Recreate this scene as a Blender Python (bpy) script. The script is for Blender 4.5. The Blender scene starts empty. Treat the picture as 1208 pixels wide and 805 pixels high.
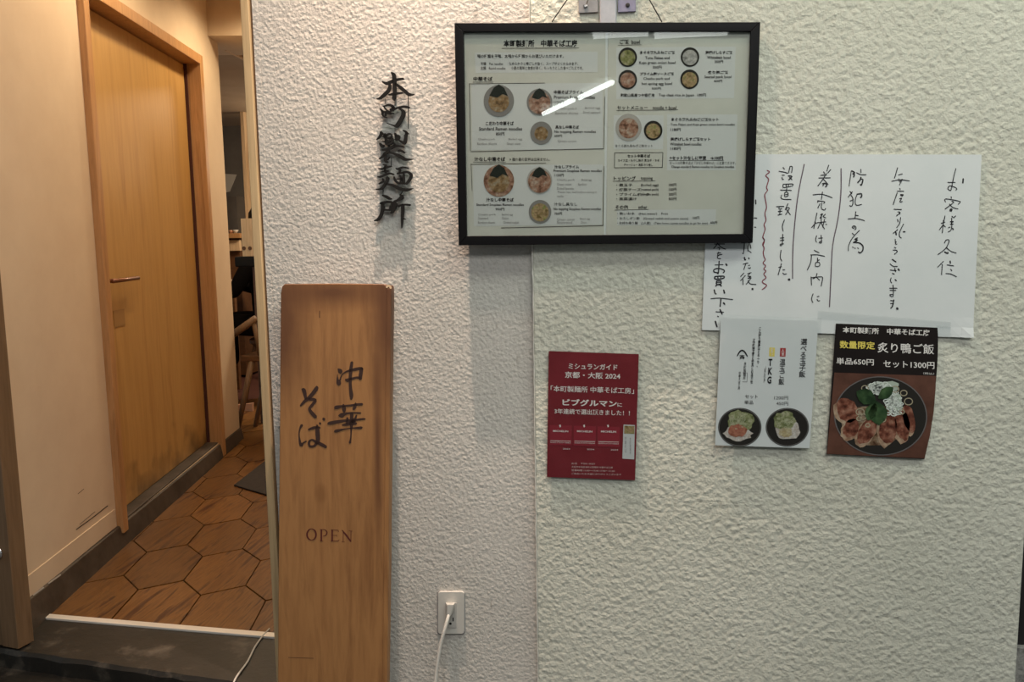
import bpy, bmesh, math, random
from mathutils import Vector, Matrix
random.seed(7)
sc = bpy.context.scene
col = sc.collection

# ------------------------------------------------------------------ camera
FPX, PITCH, ROLL, YAW = 1000.0, math.radians(7.2), math.radians(.92), math.radians(8.3)
CAM = Vector((0, 0, 1.2))
FW = Vector((-math.sin(YAW)*math.cos(PITCH), math.cos(YAW)*math.cos(PITCH), -math.sin(PITCH)))
_r = Vector((math.cos(YAW), math.sin(YAW), 0)); _u = _r.cross(FW)
RT = _r*math.cos(ROLL) - _u*math.sin(ROLL); UP = RT.cross(FW)
cd = bpy.data.cameras.new('camera'); cam = bpy.data.objects.new('camera', cd); col.objects.link(cam)
cd.sensor_width = 36; cd.lens = 36*FPX/1208; cd.clip_start = .02
m = Matrix((RT, UP, -FW)).transposed().to_4x4(); m.translation = CAM
cam.matrix_world = m; sc.camera = cam

# ------------------------------------------------------------------ world, exposure
sc.view_settings.view_transform = 'Standard'; sc.view_settings.look = 'None'
sc.view_settings.gamma = 1; sc.view_settings.use_curve_mapping = False
sc.view_settings.exposure = 0.38
w = bpy.data.worlds.new('world'); sc.world = w; w.use_nodes = True
bg = w.node_tree.nodes['Background']; bg.inputs[0].default_value = (.80, .90, .92, 1); bg.inputs[1].default_value = .26

def lamp(name, kind, loc, target, power, color, size=.2, size_y=None, spot=None, blend=.5):
    l = bpy.data.lights.new(name, kind); l.energy = power; l.color = color
    if kind == 'AREA':
        l.size = size
        if size_y: l.shape = 'RECTANGLE'; l.size_y = size_y
    else: l.shadow_soft_size = size
    if kind == 'SPOT': l.spot_size = math.radians(spot); l.spot_blend = blend
    o = bpy.data.objects.new(name, l); col.objects.link(o); o.location = loc
    d = Vector(target)-Vector(loc); o.rotation_euler = d.to_track_quat('-Z', 'Y').to_euler()
    return o
WARM = (1.0, .79, .50)
lamp('arcade_light', 'AREA', (1.2, .95, 3.05), (1.1, 1.4, .9), 30, (.96, 1.0, .86), 2.2, .35)
lamp('street_light', 'AREA', (.45, -1.1, 3.06), (.45, -1.05, 0), 62, (1.0, 1.0, .97), 2.4, 1.2)
lamp('wall_washer', 'SPOT', (-.50, 1.79, 3.05), (-.49, 1.96, 1.45), 250, (1.0, .74, .57), .012, spot=50, blend=1.0)
lamp('wall_washer_wide', 'AREA', (-.48, 1.45, 3.0), (-.48, 1.98, 1.5), 11.0, (1.0, .70, .52), .25, .1)
lamp('corridor_downlight', 'SPOT', (-1.60, 3.15, 2.52), (-1.95, 3.2, 1.2), 24, WARM, .05, spot=150, blend=.6)
lamp('corridor_downlight', 'SPOT', (-1.75, 4.35, 2.52), (-1.95, 4.3, 0), 26, WARM, .05, spot=150, blend=.6)
lamp('doorway_downlight', 'SPOT', (-1.25, 2.7, 2.5), (-1.95, 2.75, .9), 8, (1, .78, .55), .03, spot=120, blend=.4)
lamp('dining_light', 'AREA', (-2.0, 6.2, 2.3), (-2.3, 6.6, 0), 60, (1, .78, .54), .8, .8)
lamp('dining_uplight', 'AREA', (-2.6, 7.6, 1.9), (-2.5, 7.2, 2.4), 10, (1, .78, .54), .5, .3)

# ------------------------------------------------------------------ pixel rays onto real planes
def ray(x, y): return FW + RT*((x-604)/FPX) + UP*((402.5-y)/FPX)
def PY(Y):
    def f(x, y):
        d = ray(x, y); return CAM + d*(Y/d.y)
    return f
def PZ(x, y, z=0.0):
    d = ray(x, y); return CAM + d*((z-CAM.z)/d.z)
A0 = PZ(57, 727); A1 = PZ(257, 546)
D = (A1-A0).normalized(); N = Vector((D.y, -D.x, 0))
def W(s, n, z): return A0 + D*s + N*n + Vector((0, 0, z))      # corridor frame: along, out of the wall, up
def PW(x, y, n=-.03):
    r = ray(x, y); t = (A0+N*n-CAM).dot(N)/r.dot(N); p = CAM+r*t
    return (p-A0).dot(D), p.z

# ------------------------------------------------------------------ materials
def mat(name, color=(.8, .8, .8), rough=.6, metal=0, spec=.5, emit=None, es=0):
    m = bpy.data.materials.new(name); m.use_nodes = True
    b = m.node_tree.nodes['Principled BSDF']
    b.inputs['Base Color'].default_value = (*color, 1); b.inputs['Roughness'].default_value = rough
    b.inputs['Metallic'].default_value = metal; b.inputs['Specular IOR Level'].default_value = spec
    if emit: b.inputs['Emission Color'].default_value = (*emit, 1); b.inputs['Emission Strength'].default_value = es
    return m
def nodes(m):
    t = m.node_tree; return t, t.nodes, t.links, t.nodes['Principled BSDF']
def tex(t, kind, scale, vec, **kw):
    n = t.nodes.new('ShaderNodeTex'+kind); n.inputs['Scale'].default_value = scale
    for k, v in kw.items():
        if k in n.inputs.keys(): n.inputs[k].default_value = v
        else: setattr(n, k, v)
    if vec is not None: t.links.new(vec, n.inputs['Vector'])
    return n
def coords(t, scale=(1, 1, 1), rot=(0, 0, 0)):
    c = t.nodes.new('ShaderNodeTexCoord'); mp = t.nodes.new('ShaderNodeMapping')
    mp.inputs['Scale'].default_value = scale; mp.inputs['Rotation'].default_value = rot
    t.links.new(c.outputs['Object'], mp.inputs['Vector']); return mp.outputs[0]
def ramp(t, fac, stops):
    r = t.nodes.new('ShaderNodeValToRGB'); e = r.color_ramp.elements
    while len(e) < len(stops): e.new(.5)
    for el, (p, c) in zip(e, stops):
        el.position = p; el.color = (*c, 1) if len(c) == 3 else c
    t.links.new(fac, r.inputs[0]); return r.outputs[0]
def mixc(t, fac, a, b, mode='MIX'):
    n = t.nodes.new('ShaderNodeMix'); n.data_type = 'RGBA'; n.blend_type = mode
    for v, i in ((fac, 0), (a, 6), (b, 7)):
        if hasattr(v, 'is_output') or hasattr(v, 'links'): t.links.new(v, n.inputs[i])
        else: n.inputs[i].default_value = v if i == 0 else (*v, 1)
    return n.outputs[2]
def math_n(t, op, a, b=None, clamp=False):
    n = t.nodes.new('ShaderNodeMath'); n.operation = op; n.use_clamp = clamp
    for v, i in ((a, 0), (b, 1)):
        if v is None: continue
        if hasattr(v, 'links'): t.links.new(v, n.inputs[i])
        else: n.inputs[i].default_value = v
    return n.outputs[0]
def bump(t, h, b, strength=1, dist=.01):
    n = t.nodes.new('ShaderNodeBump'); n.inputs['Strength'].default_value = strength; n.inputs['Distance'].default_value = dist
    t.links.new(h, n.inputs['Height']); t.links.new(n.outputs[0], b.inputs['Normal'])

def stucco(name, c1, c2, scale, dist, ridge, dirt=.5):
    m = mat(name, c1, .85, spec=.3); t, ns, ln, b = nodes(m)
    v = coords(t)
    wob = tex(t, 'Noise', scale*.5, v, Detail=2.0)
    v2 = t.nodes.new('ShaderNodeVectorMath'); v2.operation = 'MULTIPLY_ADD'
    ln.new(wob.outputs['Color'], v2.inputs[0]); v2.inputs[1].default_value = (ridge,)*3; ln.new(v, v2.inputs[2])
    n1 = tex(t, 'Noise', scale, v2.outputs[0], Detail=4.0, Roughness=.6)
    vo = tex(t, 'Voronoi', scale*.8, v2.outputs[0], feature='SMOOTH_F1')
    h = math_n(t, 'ADD', n1.outputs[0], math_n(t, 'MULTIPLY', vo.outputs['Distance'], -.7))
    bump(t, h, b, .85, dist)
    big = tex(t, 'Noise', 2.5, v, Detail=5.0)
    base = ramp(t, big.outputs[0], [(.35, c1), (.65, c2)])
    pit = ramp(t, n1.outputs[0], [(.28, (.72, .70, .66)), (.44, (1, 1, 1))])
    base = mixc(t, .55, base, pit, 'MULTIPLY')
    # scuffs and grime specks
    sp = tex(t, 'Noise', 26, coords(t, (1, 1, .5)), Detail=3.0)
    spm = ramp(t, sp.outputs[0], [(.70, (0, 0, 0)), (.76, (1, 1, 1))])
    base = mixc(t, math_n(t, 'MULTIPLY', spm, dirt), base, (.19, .17, .14))
    ln.new(base, b.inputs['Base Color'])
    return m
def wood(name, c1, c2, c3, scale=(18, 18, 1.2), rough=.5, rot=(0, 0, 0), amt=1, bmp=.0006, hard=0):
    m = mat(name, c1, rough); t, ns, ln, b = nodes(m)
    v = coords(t, scale, rot)
    n1 = tex(t, 'Noise', 1.3, v, Detail=6.0, Roughness=.65, Distortion=.5)
    n2 = tex(t, 'Noise', 7, v, Detail=3.0)
    c = ramp(t, n1.outputs[0], [(.3+hard, c1), (.52, c2), (.72-hard, c3)])
    g = ramp(t, n2.outputs[0], [(.35, (.75, .72, .7)), (.55, (1, 1, 1))])
    c = mixc(t, .5*amt, c, g, 'MULTIPLY')
    ln.new(c, b.inputs['Base Color']); bump(t, n2.outputs[0], b, .6, bmp)
    return m
def mottled(name, c1, c2, scale=12, rough=.8, bd=.002, c3=None):
    m = mat(name, c1, rough); t, ns, ln, b = nodes(m); v = coords(t)
    n = tex(t, 'Noise', scale, v, Detail=7.0, Roughness=.65)
    st = [(.35, c1), (.65, c2)]
    if c3: st = [(.3, c1), (.55, c2), (.72, c3)]
    ln.new(ramp(t, n.outputs[0], st), b.inputs['Base Color']); bump(t, n.outputs[0], b, .6, bd)
    return m

M = {}
M['stucco_r'] = stucco('stucco_green_white', (.55, .55, .475), (.61, .61, .535), 100, .0052, .006, .10)
M['stucco_l'] = stucco('stucco_grey_white', (.535, .51, .47), (.60, .575, .535), 150, .0030, .0025, .45)
M['bead'] = mat('plaster_bead', (.64, .62, .57), .8)
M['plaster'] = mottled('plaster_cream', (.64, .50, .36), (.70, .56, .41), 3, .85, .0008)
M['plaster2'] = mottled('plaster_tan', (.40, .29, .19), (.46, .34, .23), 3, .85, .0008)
M['casing'] = wood('casing_oak', (.40, .20, .078), (.49, .26, .108), (.32, .15, .055), (22, 22, 1.4), .45)
M['door'] = wood('door_veneer', (.46, .26, .082), (.52, .305, .105), (.40, .215, .065), (9, 9, .7), .4, amt=.4, bmp=.0002)
M['patch'] = mat('old_lock_patch', (.34, .19, .065), .45)
M['jamb'] = wood('jamb_pine', (.52, .36, .19), (.58, .42, .23), (.45, .30, .15), (24, 24, 1.1), .6)
M['leaf'] = wood('leaf_oak', (.15, .085, .042), (.20, .115, .058), (.09, .048, .022), (20, 20, 1.2), .55)
M['stone'] = mottled('dark_stone', (.007, .0055, .004), (.015, .012, .009), 9, .5, .004, (.085, .07, .055))
M['curb'] = mottled('curb_stone', (.030, .020, .013), (.075, .056, .042), 7, .6, .003)
M['grout'] = mat('grout', (.055, .012, .006), .8)
M['metal'] = mat('brushed_metal', (.85, .80, .74), .45, .3)
M['chrome'] = mat('chrome', (.75, .72, .7), .2, 1)
M['bronze'] = mat('bronze', (.22, .10, .06), .4, .6)
M['black'] = mat('black_iron', (.007, .0065, .006), .7, spec=.25)
M['frame'] = mat('black_frame', (.005, .005, .006), .4, spec=.15)
M['paper'] = mottled('paper_white', (.62, .66, .67), (.67, .70, .71), 5, .5, .002)
M['menu'] = mottled('menu_paper', (.47, .48, .44), (.52, .53, .49), 8, .6, .0005)
M['menu_white'] = mat('menu_label_white', (.52, .545, .55), .6)
M['ink'] = mat('ink', (.012, .012, .014), .7, spec=.2)
M['ink_grey'] = mat('ink_grey', (.22, .22, .22), .7, spec=.2)
M['pen'] = mat('pen_ink', (.030, .030, .034), .6, spec=.2)
M['pen_line'] = mat('marker_line', (.11, .075, .10), .6, spec=.2)
M['pen_red'] = mat('marker_red', (.22, .045, .065), .6, spec=.2)
M['white'] = mat('print_white', (.72, .70, .68), .5)
M['pink'] = mat('print_pink', (.62, .50, .48), .5)
M['yellow'] = mat('print_yellow', (.72, .60, .12), .5)
M['red'] = mottled('print_red', (.155, .0135, .020), (.185, .018, .026), 14, .4, .0004)
M['red2'] = mat('print_bright_red', (.24, .022, .035), .4)
M['redtag'] = mat('tag_red', (.35, .03, .03), .5)
M['card'] = mottled('black_card', (.011, .008, .008), (.016, .012, .011), 9, .5, .0003); M['card'].node_tree.nodes['Principled BSDF'].inputs['Specular IOR Level'].default_value = .15
M['plastic'] = mat('white_plastic', (.56, .54, .50), .4)
M['socket'] = mat('socket_plastic', (.47, .45, .42), .35)
M['dark'] = mat('dark_slot', (.012, .01, .01), .6)
M['burn'] = mat('burnt_brush_ink', (.030, .010, .0055), .65)
M['burn_red'] = mat('engraved_dark_red', (.075, .008, .005), .65)
M['steel_grey'] = mottled('bracket_grey', (.22, .22, .23), (.28, .28, .29), 30, .45, .0004)
M['steel_violet'] = mottled('bracket_violet', (.21, .20, .30), (.26, .25, .36), 30, .45, .0004)
M['pipe'] = mottled('pipe_steel', (.28, .30, .35), (.46, .47, .50), 9, .3, .0004)
M['granite'] = mottled('granite', (.14, .135, .13), (.36, .35, .33), 90, .5, .001)
M['skin'] = mat('skin', (.62, .36, .24), .5)
M['cloth'] = mat('black_cloth', (.006, .0055, .006), .9, spec=.1)
M['hair'] = mat('hair', (.008, .007, .007), .5)
M['darkwood'] = wood('dark_wood', (.085, .035, .015), (.13, .06, .025), (.06, .025, .012), (3, 14, 14), .4)
M['lightwood'] = wood('light_wood', (.62, .44, .26), (.70, .52, .33), (.55, .38, .22), (14, 14, 1.2), .5)
M['greywall'] = mottled('grey_wall', (.13, .12, .11), (.17, .155, .14), 3, .8, .001)
M['mat'] = mottled('mat_rubber', (.016, .012, .012), (.030, .022, .02), 60, .9, .002)
M['tube'] = mat('tube', (.9, .9, .9), emit=(.95, 1, .97), es=9)
M['panel_light'] = mat('light_panel', (.9, .9, .9), emit=(.96, 1, .95), es=3.2)
M['ceil'] = mottled('arcade_ceiling', (.42, .43, .40), (.48, .49, .46), 2, .8, .001)
M['asphalt'] = mottled('street_wall', (.16, .17, .16), (.21, .22, .21), 2, .8, .001)

def sheet_plastic():
    m = bpy.data.materials.new('clear_sheet'); m.use_nodes = True; t = m.node_tree; t.nodes.clear()
    o = t.nodes.new('ShaderNodeOutputMaterial'); mx = t.nodes.new('ShaderNodeMixShader')
    tr = t.nodes.new('ShaderNodeBsdfTransparent'); gl = t.nodes.new('ShaderNodeBsdfGlossy'); fr = t.nodes.new('ShaderNodeLayerWeight'); pw = t.nodes.new('ShaderNodeMath'); ma = t.nodes.new('ShaderNodeMath')
    tr.inputs[0].default_value = (.97, .98, .97, 1); gl.inputs['Roughness'].default_value = 0; pw.operation = 'POWER'; pw.inputs[1].default_value = 5; ma.operation = 'MULTIPLY_ADD'; ma.inputs[1].default_value = .9; ma.inputs[2].default_value = .045
    t.links.new(fr.outputs['Facing'], pw.inputs[0]); t.links.new(pw.outputs[0], ma.inputs[0]); t.links.new(ma.outputs[0], mx.inputs[0]); t.links.new(tr.outputs[0], mx.inputs[1]); t.links.new(gl.outputs[0], mx.inputs[2])
    t.links.new(mx.outputs[0], o.inputs[0]); return m, gl, tr, t, fr
M['glass'], _g, _t, _nt, _f = sheet_plastic()
M['sleeve'], _g, _t, _nt, _f = sheet_plastic(); _g.inputs['Roughness'].default_value = .22; _t.inputs[0].default_value = (.96, .97, .97, 1)
M['sleeve'].name = 'clear_sleeve'
_c = coords(_nt); _n = tex(_nt, 'Noise', 22, _c, Detail=2.0); _b = _nt.nodes.new('ShaderNodeBump'); _b.inputs['Distance'].default_value = .004
_nt.links.new(_n.outputs[0], _b.inputs['Height']); _nt.links.new(_b.outputs[0], _g.inputs['Normal']); _g.inputs['Roughness'].default_value = .14

# ------------------------------------------------------------------ object helpers
def link(name, verts, faces, material, parent=None, smooth=False):
    me = bpy.data.meshes.new(name); me.from_pydata([tuple(v) for v in verts], [], faces); me.update()
    o = bpy.data.objects.new(name, me); col.objects.link(o)
    if material: me.materials.append(material if not isinstance(material, str) else M[material])
    if parent: o.parent = parent; o.matrix_parent_inverse = parent.matrix_world.inverted()
    if smooth:
        for p in me.polygons: p.use_smooth = True
    return o
def tag(o, label, cat, group=None, kind=None):
    o['label'] = label; o['category'] = cat
    if group: o['group'] = group
    if kind: o['kind'] = kind
    return o
def empty(name, loc, label=None, cat=None, group=None, kind=None):
    o = bpy.data.objects.new(name, None); col.objects.link(o); o.location = loc; o.empty_display_size = .05
    o.matrix_world = Matrix.Translation(loc)
    if label: tag(o, label, cat, group, kind)
    return o
class MB:
    def __init__(s): s.v = []; s.f = []
    def add(s, v, f):
        k = len(s.v); s.v += [Vector(x) for x in v]; s.f += [tuple(i+k for i in q) for q in f]; return s
    def hexa(s, p):      # 8 points: bottom 4 ccw, top 4
        return s.add(p, [(3, 2, 1, 0), (4, 5, 6, 7), (0, 1, 5, 4), (1, 2, 6, 5), (2, 3, 7, 6), (3, 0, 4, 7)])
    def box(s, a, b):
        x0, y0, z0 = a; x1, y1, z1 = b
        return s.hexa([(x0, y0, z0), (x1, y0, z0), (x1, y1, z0), (x0, y1, z0), (x0, y0, z1), (x1, y0, z1), (x1, y1, z1), (x0, y1, z1)])
    def wbox(s, s0, s1, n0, n1, z0, z1):   # box in the corridor frame
        return s.hexa([W(s0, n1, z0), W(s0, n0, z0), W(s1, n0, z0), W(s1, n1, z0), W(s0, n1, z1), W(s0, n0, z1), W(s1, n0, z1), W(s1, n1, z1)])
    def tube(s, pts, r, n=10, cap=True):
        pts = [Vector(p) for p in pts]; k = len(s.v); prev = None
        for i, p in enumerate(pts):
            t = (pts[min(i+1, len(pts)-1)]-pts[max(i-1, 0)]).normalized()
            a = prev if prev is not None else (Vector((0, 0, 1)) if abs(t.z) < .9 else Vector((1, 0, 0)))
            a = (a - t*a.dot(t)).normalized(); b = t.cross(a); prev = a
            rr = r[i] if isinstance(r, (list, tuple)) else r
            for j in range(n):
                q = 2*math.pi*j/n; s.v.append(p+a*math.cos(q)*rr+b*math.sin(q)*rr)
        for i in range(len(pts)-1):
            for j in range(n):
                s.f.append((k+i*n+j, k+i*n+(j+1) % n, k+(i+1)*n+(j+1) % n, k+(i+1)*n+j))
        if cap:
            s.f.append(tuple(k+j for j in range(n))[::-1]); s.f.append(tuple(k+(len(pts)-1)*n+j for j in range(n)))
        return s
    def prism(s, pts, off):      # closed polygon extruded by off
        n = len(pts); pts = [Vector(p) for p in pts]; off = Vector(off)
        return s.add(pts+[p+off for p in pts], [tuple(range(n)), tuple(range(2*n-1, n-1, -1))] + [((i+1) % n, i, n+i, n+(i+1) % n) for i in range(n)])
    def lathe(s, c, prof, n=20, axis=(0, 0, 1)):
        ax = Vector(axis).normalized(); a = ax.orthogonal().normalized(); b = ax.cross(a); k = len(s.v); c = Vector(c)
        for r, h in prof:
            for j in range(n):
                q = 2*math.pi*j/n; s.v.append(c+ax*h+a*math.cos(q)*r+b*math.sin(q)*r)
        for i in range(len(prof)-1):
            for j in range(n): s.f.append((k+i*n+j, k+i*n+(j+1) % n, k+(i+1)*n+(j+1) % n, k+(i+1)*n+j))
        s.f.append(tuple(k+j for j in range(n))[::-1]); s.f.append(tuple(k+(len(prof)-1)*n+j for j in range(n)))
        return s
    def build(s, name, material, parent=None, smooth=False, bevel=0, seg=2):
        o = link(name, s.v, s.f, material, parent, False)
        bm = bmesh.new(); bm.from_mesh(o.data); bmesh.ops.recalc_face_normals(bm, faces=bm.faces); bm.to_mesh(o.data); bm.free()
        if smooth:
            for p in o.data.polygons: p.use_smooth = True
        if bevel:
            b = o.modifiers.new('bevel', 'BEVEL'); b.width = bevel; b.segments = seg; b.limit_method = 'ANGLE'; b.angle_limit = math.radians(40)
            for p in o.data.polygons: p.use_smooth = True
            wn = o.modifiers.new('wn', 'WEIGHTED_NORMAL'); wn.keep_sharp = True
        return o

# --- strokes: polylines with widths, in photo pixels, laid on a plane
def catmull(p, sub=4):
    if len(p) < 3: return p
    out = []
    q = [p[0]]+list(p)+[p[-1]]
    for i in range(1, len(q)-2):
        a, b, c, d = q[i-1], q[i], q[i+1], q[i+2]
        for k in range(sub):
            t = k/sub
            out.append(tuple(.5*((2*b[j])+(-a[j]+c[j])*t+(2*a[j]-5*b[j]+4*c[j]-d[j])*t*t+(-a[j]+3*b[j]-3*c[j]+d[j])*t**3) for j in range(len(b))))
    out.append(q[-2]); return out
def stroke_px(pts, sub=4):
    p = catmull(pts, sub); L = []; R = []; n = len(p)
    for i in range(n):
        ax, ay = p[max(i-1, 0)][:2]; bx, by = p[min(i+1, n-1)][:2]
        dx, dy = bx-ax, by-ay; l = math.hypot(dx, dy) or 1; nx, ny = -dy/l, dx/l; w_ = max(p[i][2], .15)/2
        L.append((p[i][0]+nx*w_, p[i][1]+ny*w_)); R.append((p[i][0]-nx*w_, p[i][1]-ny*w_))
    def capv(c, side, dx, dy):
        l = math.hypot(dx, dy) or 1; return (c[0]+dx/l*c[2]*.4, c[1]+dy/l*c[2]*.4)
    s0 = capv(p[0], 0, p[0][0]-p[1][0], p[0][1]-p[1][1]); s1 = capv(p[-1], 0, p[-1][0]-p[-2][0], p[-1][1]-p[-2][1])
    return L, R, s0, s1
def strokes(mb, spec, plane, origin, scale, width=None, thick=None, sub=4, wmin=0, fat=1.0):
    """spec 'x,y,w x,y,w; ...' or 'x,y x,y; ...' in crop units; origin/scale bring it to photo pixels"""
    for st in spec.split(';'):
        st = st.strip()
        if not st: continue
        pts = []
        ww = width
        if '@' in st: st, e = st.split('@'); ww = float(e)
        for tk in st.split():
            a = [float(q) for q in tk.split(',')]
            pts.append((origin[0]+a[0]/scale, origin[1]+a[1]/scale, max(wmin, a[2]/scale*fat) if len(a) > 2 else ww))
        L, R, s0, s1 = stroke_px(pts, sub)
        ring = [s0]+L+[s1]+R[::-1]; n = len(L)
        v = [plane(*q) for q in ring]; N_ = len(ring)
        f = [(0, 1, N_-1)] + [(1+i, 2+i, N_-2-i, N_-1-i) for i in range(n-1)] + [(n, n+1, n+2)]
        if thick:
            o = Vector((0, thick, 0)); v2 = [q+o for q in v]
            f2 = [tuple(i+N_ for i in q[::-1]) for q in f] + [((i+1) % N_, i, N_+i, N_+(i+1) % N_) for i in range(N_)]
            mb.add(v+v2, f+f2)
        else: mb.add(v, f)
    return mb

# --- type: the built-in font, fitted into a box of photo pixels on a plane
_cache = {}
def glyphs(body, bold, vert):
    key = (body, bold, vert)
    if key in _cache: return _cache[key]
    c = bpy.data.curves.new('type', 'FONT'); c.body = '\n'.join(body) if vert else body
    c.size = 1; c.resolution_u = 2; c.offset = bold; c.align_x = 'CENTER' if vert else 'LEFT'
    if vert: c.space_line = .95
    o = bpy.data.objects.new('type', c); col.objects.link(o); bpy.context.view_layer.update()
    dg = bpy.context.evaluated_depsgraph_get(); me = o.evaluated_get(dg).to_mesh()
    v = [(q.co.x, q.co.y) for q in me.vertices]; f = [tuple(p.vertices) for p in me.polygons]
    o.evaluated_get(dg).to_mesh_clear(); bpy.data.objects.remove(o); bpy.data.curves.remove(c)
    x0 = min(q[0] for q in v); x1 = max(q[0] for q in v); y0 = min(q[1] for q in v); y1 = max(q[1] for q in v)
    v = [((a-x0)/(x1-x0 or 1), (b-y0)/(y1-y0 or 1)) for a, b in v]
    _cache[key] = (v, f); return v, f
def text(mb, body, plane, box, tilt=0.0, bold=0.0, vert=False, origin=(0, 0), scale=1, shear=0.0):
    v, f = glyphs(body, bold, vert)
    x0, y0, x1, y1 = [q/scale for q in box]; x0 += origin[0]; x1 += origin[0]; y0 += origin[1]; y1 += origin[1]
    out = []
    for a, b in v:
        x = x0+(x1-x0)*a; y = y1+(y0-y1)*b
        out.append(plane(x+shear*(y-y0), y+tilt*(x-x0)))
    mb.add(out, f)
def flat(mb, plane, pts): mb.add([plane(*p) for p in pts], [tuple(range(len(pts)))])
def ell(cx, cy, rx, ry, n=28, a0=0, a1=2*math.pi, rot=0):
    o = []
    for i in range(n):
        t = a0+(a1-a0)*i/(n if abs(a1-a0-2*math.pi) < 1e-6 else n-1)
        x, y = rx*math.cos(t), ry*math.sin(t); o.append((cx+x*math.cos(rot)-y*math.sin(rot), cy+x*math.sin(rot)+y*math.cos(rot)))
    return o
def ring(mb, plane, cx, cy, rx, ry, wdt, n=28):
    for i in range(n):
        a, b = 2*math.pi*i/n, 2*math.pi*(i+1)/n
        flat(mb, plane, [(cx+rx*math.cos(a), cy+ry*math.sin(a)), (cx+rx*math.cos(b), cy+ry*math.sin(b)),
                         (cx+(rx-wdt)*math.cos(b), cy+(ry-wdt)*math.sin(b)), (cx+(rx-wdt)*math.cos(a), cy+(ry-wdt)*math.sin(a))])
def hline(mb, plane, x0, y0, x1, y1, w_=.5):
    dx, dy = x1-x0, y1-y0; l = math.hypot(dx, dy); nx, ny = -dy/l*w_/2, dx/l*w_/2
    flat(mb, plane, [(x0+nx, y0+ny), (x1+nx, y1+ny), (x1-nx, y1-ny), (x0-nx, y0-ny)])
YF = 2.0          # facade plane
YL = 2.015        # its left section sits back a little
#@@STRUCTURE
# ================================================================== STRUCTURE
xc = PY(YF)(629.5, 400).x                       # where the two plaster finishes meet
xl = PY(YL)(316, 420).x; xr = PY(YF)(1203, 730).x
o = MB().box((xc, YF, -.06), (xr, YF+.13, 3.1)).build('wall_right', 'stucco_r', bevel=.004)
tag(o, 'greenish white rough plaster wall on the right, behind the posters', 'wall', kind='structure')
o = MB().box((xl+.02, YL, -.06), (xc, YF+.13, 3.1)).build('wall_front', 'stucco_l', bevel=.002)
tag(o, 'greyish white rough plaster wall with the black lettering and socket', 'wall', kind='structure')
bm_pts = [(xc+random.uniform(-.0006, .0006), YF-.0002+random.uniform(-.0008, .0005), -.06+3.1*i/160) for i in range(161)]
MB().tube(bm_pts, [random.uniform(.0008, .0024) for _ in bm_pts], 6).build('corner_bead', 'bead', o, smooth=True)
# pale wooden jamb at the left end of the facade
pj = PY(YL-.004)
o = MB().box((xl-.021, YL-.006, -.04), (xl, YL+.16, 3.1)).build('trim_1', 'jamb', bevel=.002)
tag(o, 'tall pale pine jamb strip closing the left end of the plaster wall', 'trim', kind='structure')
MB().box((xl, YL+.004, -.04), (xl+.006, YL+.1, 3.1)).build('shadow_gap_strip', 'leaf', o)
MB().box((xl+.0065, YL-.001, -.04), (xl+.0205, YL+.1, 3.1)).build('grey_edge_bead', 'stucco_l', o)

# corridor left wall with the door opening
S_END = 2.42; OP0, OP1, OPT, OPB = .66, 2.00, 2.125, .075
cw = MB()
cw.wbox(-.12, OP0, -.15, -.03, 0, 2.75); cw.wbox(OP1, S_END, -.15, -.03, 0, 2.75)
cw.wbox(OP0, OP1, -.15, -.03, OPT, 2.75); cw.wbox(OP0, OP1, -.15, -.03, 0, OPB)
o = cw.build('wall_left', 'plaster'); tag(o, 'cream plastered corridor wall holding the wooden door', 'wall', kind='structure')
# bulkhead above the passage into the dining room
o = MB().wbox(2.24, 2.75, -.3, 1.6, 2.31, 2.75).build('wall_bulkhead', 'plaster'); tag(o, 'cream bulkhead crossing the end of the corridor', 'wall', kind='structure')
o = MB().wbox(-.3, 3.0, 1.02, 1.12, 0, 2.75).build('wall_corridor_right', 'plaster'); tag(o, 'hidden right wall of the corridor behind the facade', 'wall', kind='structure')
o = MB().wbox(-.32, 2.8, -.3, 1.2, 2.6, 2.66).build('ceiling', 'plaster'); tag(o, 'cream corridor ceiling above the wooden door', 'ceiling', kind='structure')
# lintel over the entrance
o = MB().box((-3.4, 2.06, 2.62), (xl, 2.2, 3.1)).build('wall_lintel', 'plaster2'); tag(o, 'plaster header above the shop entrance', 'wall', kind='structure')
# stone curb along the foot of the corridor wall, with worn light edge
cb = MB().add([W(-.12, .012, -.04), W(-.12, -.03, -.04), W(S_END, -.03, -.04), W(S_END, .0, -.04),
               W(-.12, -.016, .086), W(-.12, -.03, .088), W(S_END, -.03, .066), W(S_END, -.02, .064)],
              [(3, 2, 1, 0), (4, 5, 6, 7), (0, 1, 5, 4), (1, 2, 6, 5), (2, 3, 7, 6), (3, 0, 4, 7)])
o = cb.build('baseboard_left', 'curb', bevel=.004); tag(o, 'dark worn stone baseboard running along the corridor wall', 'baseboard', kind='structure')
MB().wbox(-.1, OP0-.05, -.034, -.026, .085, .155).build('painted_skirting', 'plaster', o)
# the corridor door
dr = empty('door_1', W(1.3, -.1, 0), 'closed honey wood veneer door in the corridor wall', 'door', kind='structure')
def wpart(name, m, bev, *a): return MB().wbox(*a).build(name, m, dr, bevel=bev)
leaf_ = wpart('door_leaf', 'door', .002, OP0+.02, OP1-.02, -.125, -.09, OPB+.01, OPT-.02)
wpart('door_casing', 'casing', .003, OP0-.035, OP0+.012, -.13, -.004, .05, OPT+.035)
wpart('door_casing', 'casing', .003, OP1-.015, OP1+.035, -.13, -.004, .0, OPT+.035)
wpart('door_casing', 'casing', .003, OP0+.0125, OP1-.0155, -.13, -.004, OPT-.015, OPT+.034)
wpart('door_threshold', 'curb', .003, OP0+.013, OP1-.016, -.13, -.032, OPB-.02, OPB+.008)
wpart('door_stop', 'grout', 0, OP1-.024, OP1-.016, -.089, -.074, OPB+.01, OPT-.016)
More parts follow.
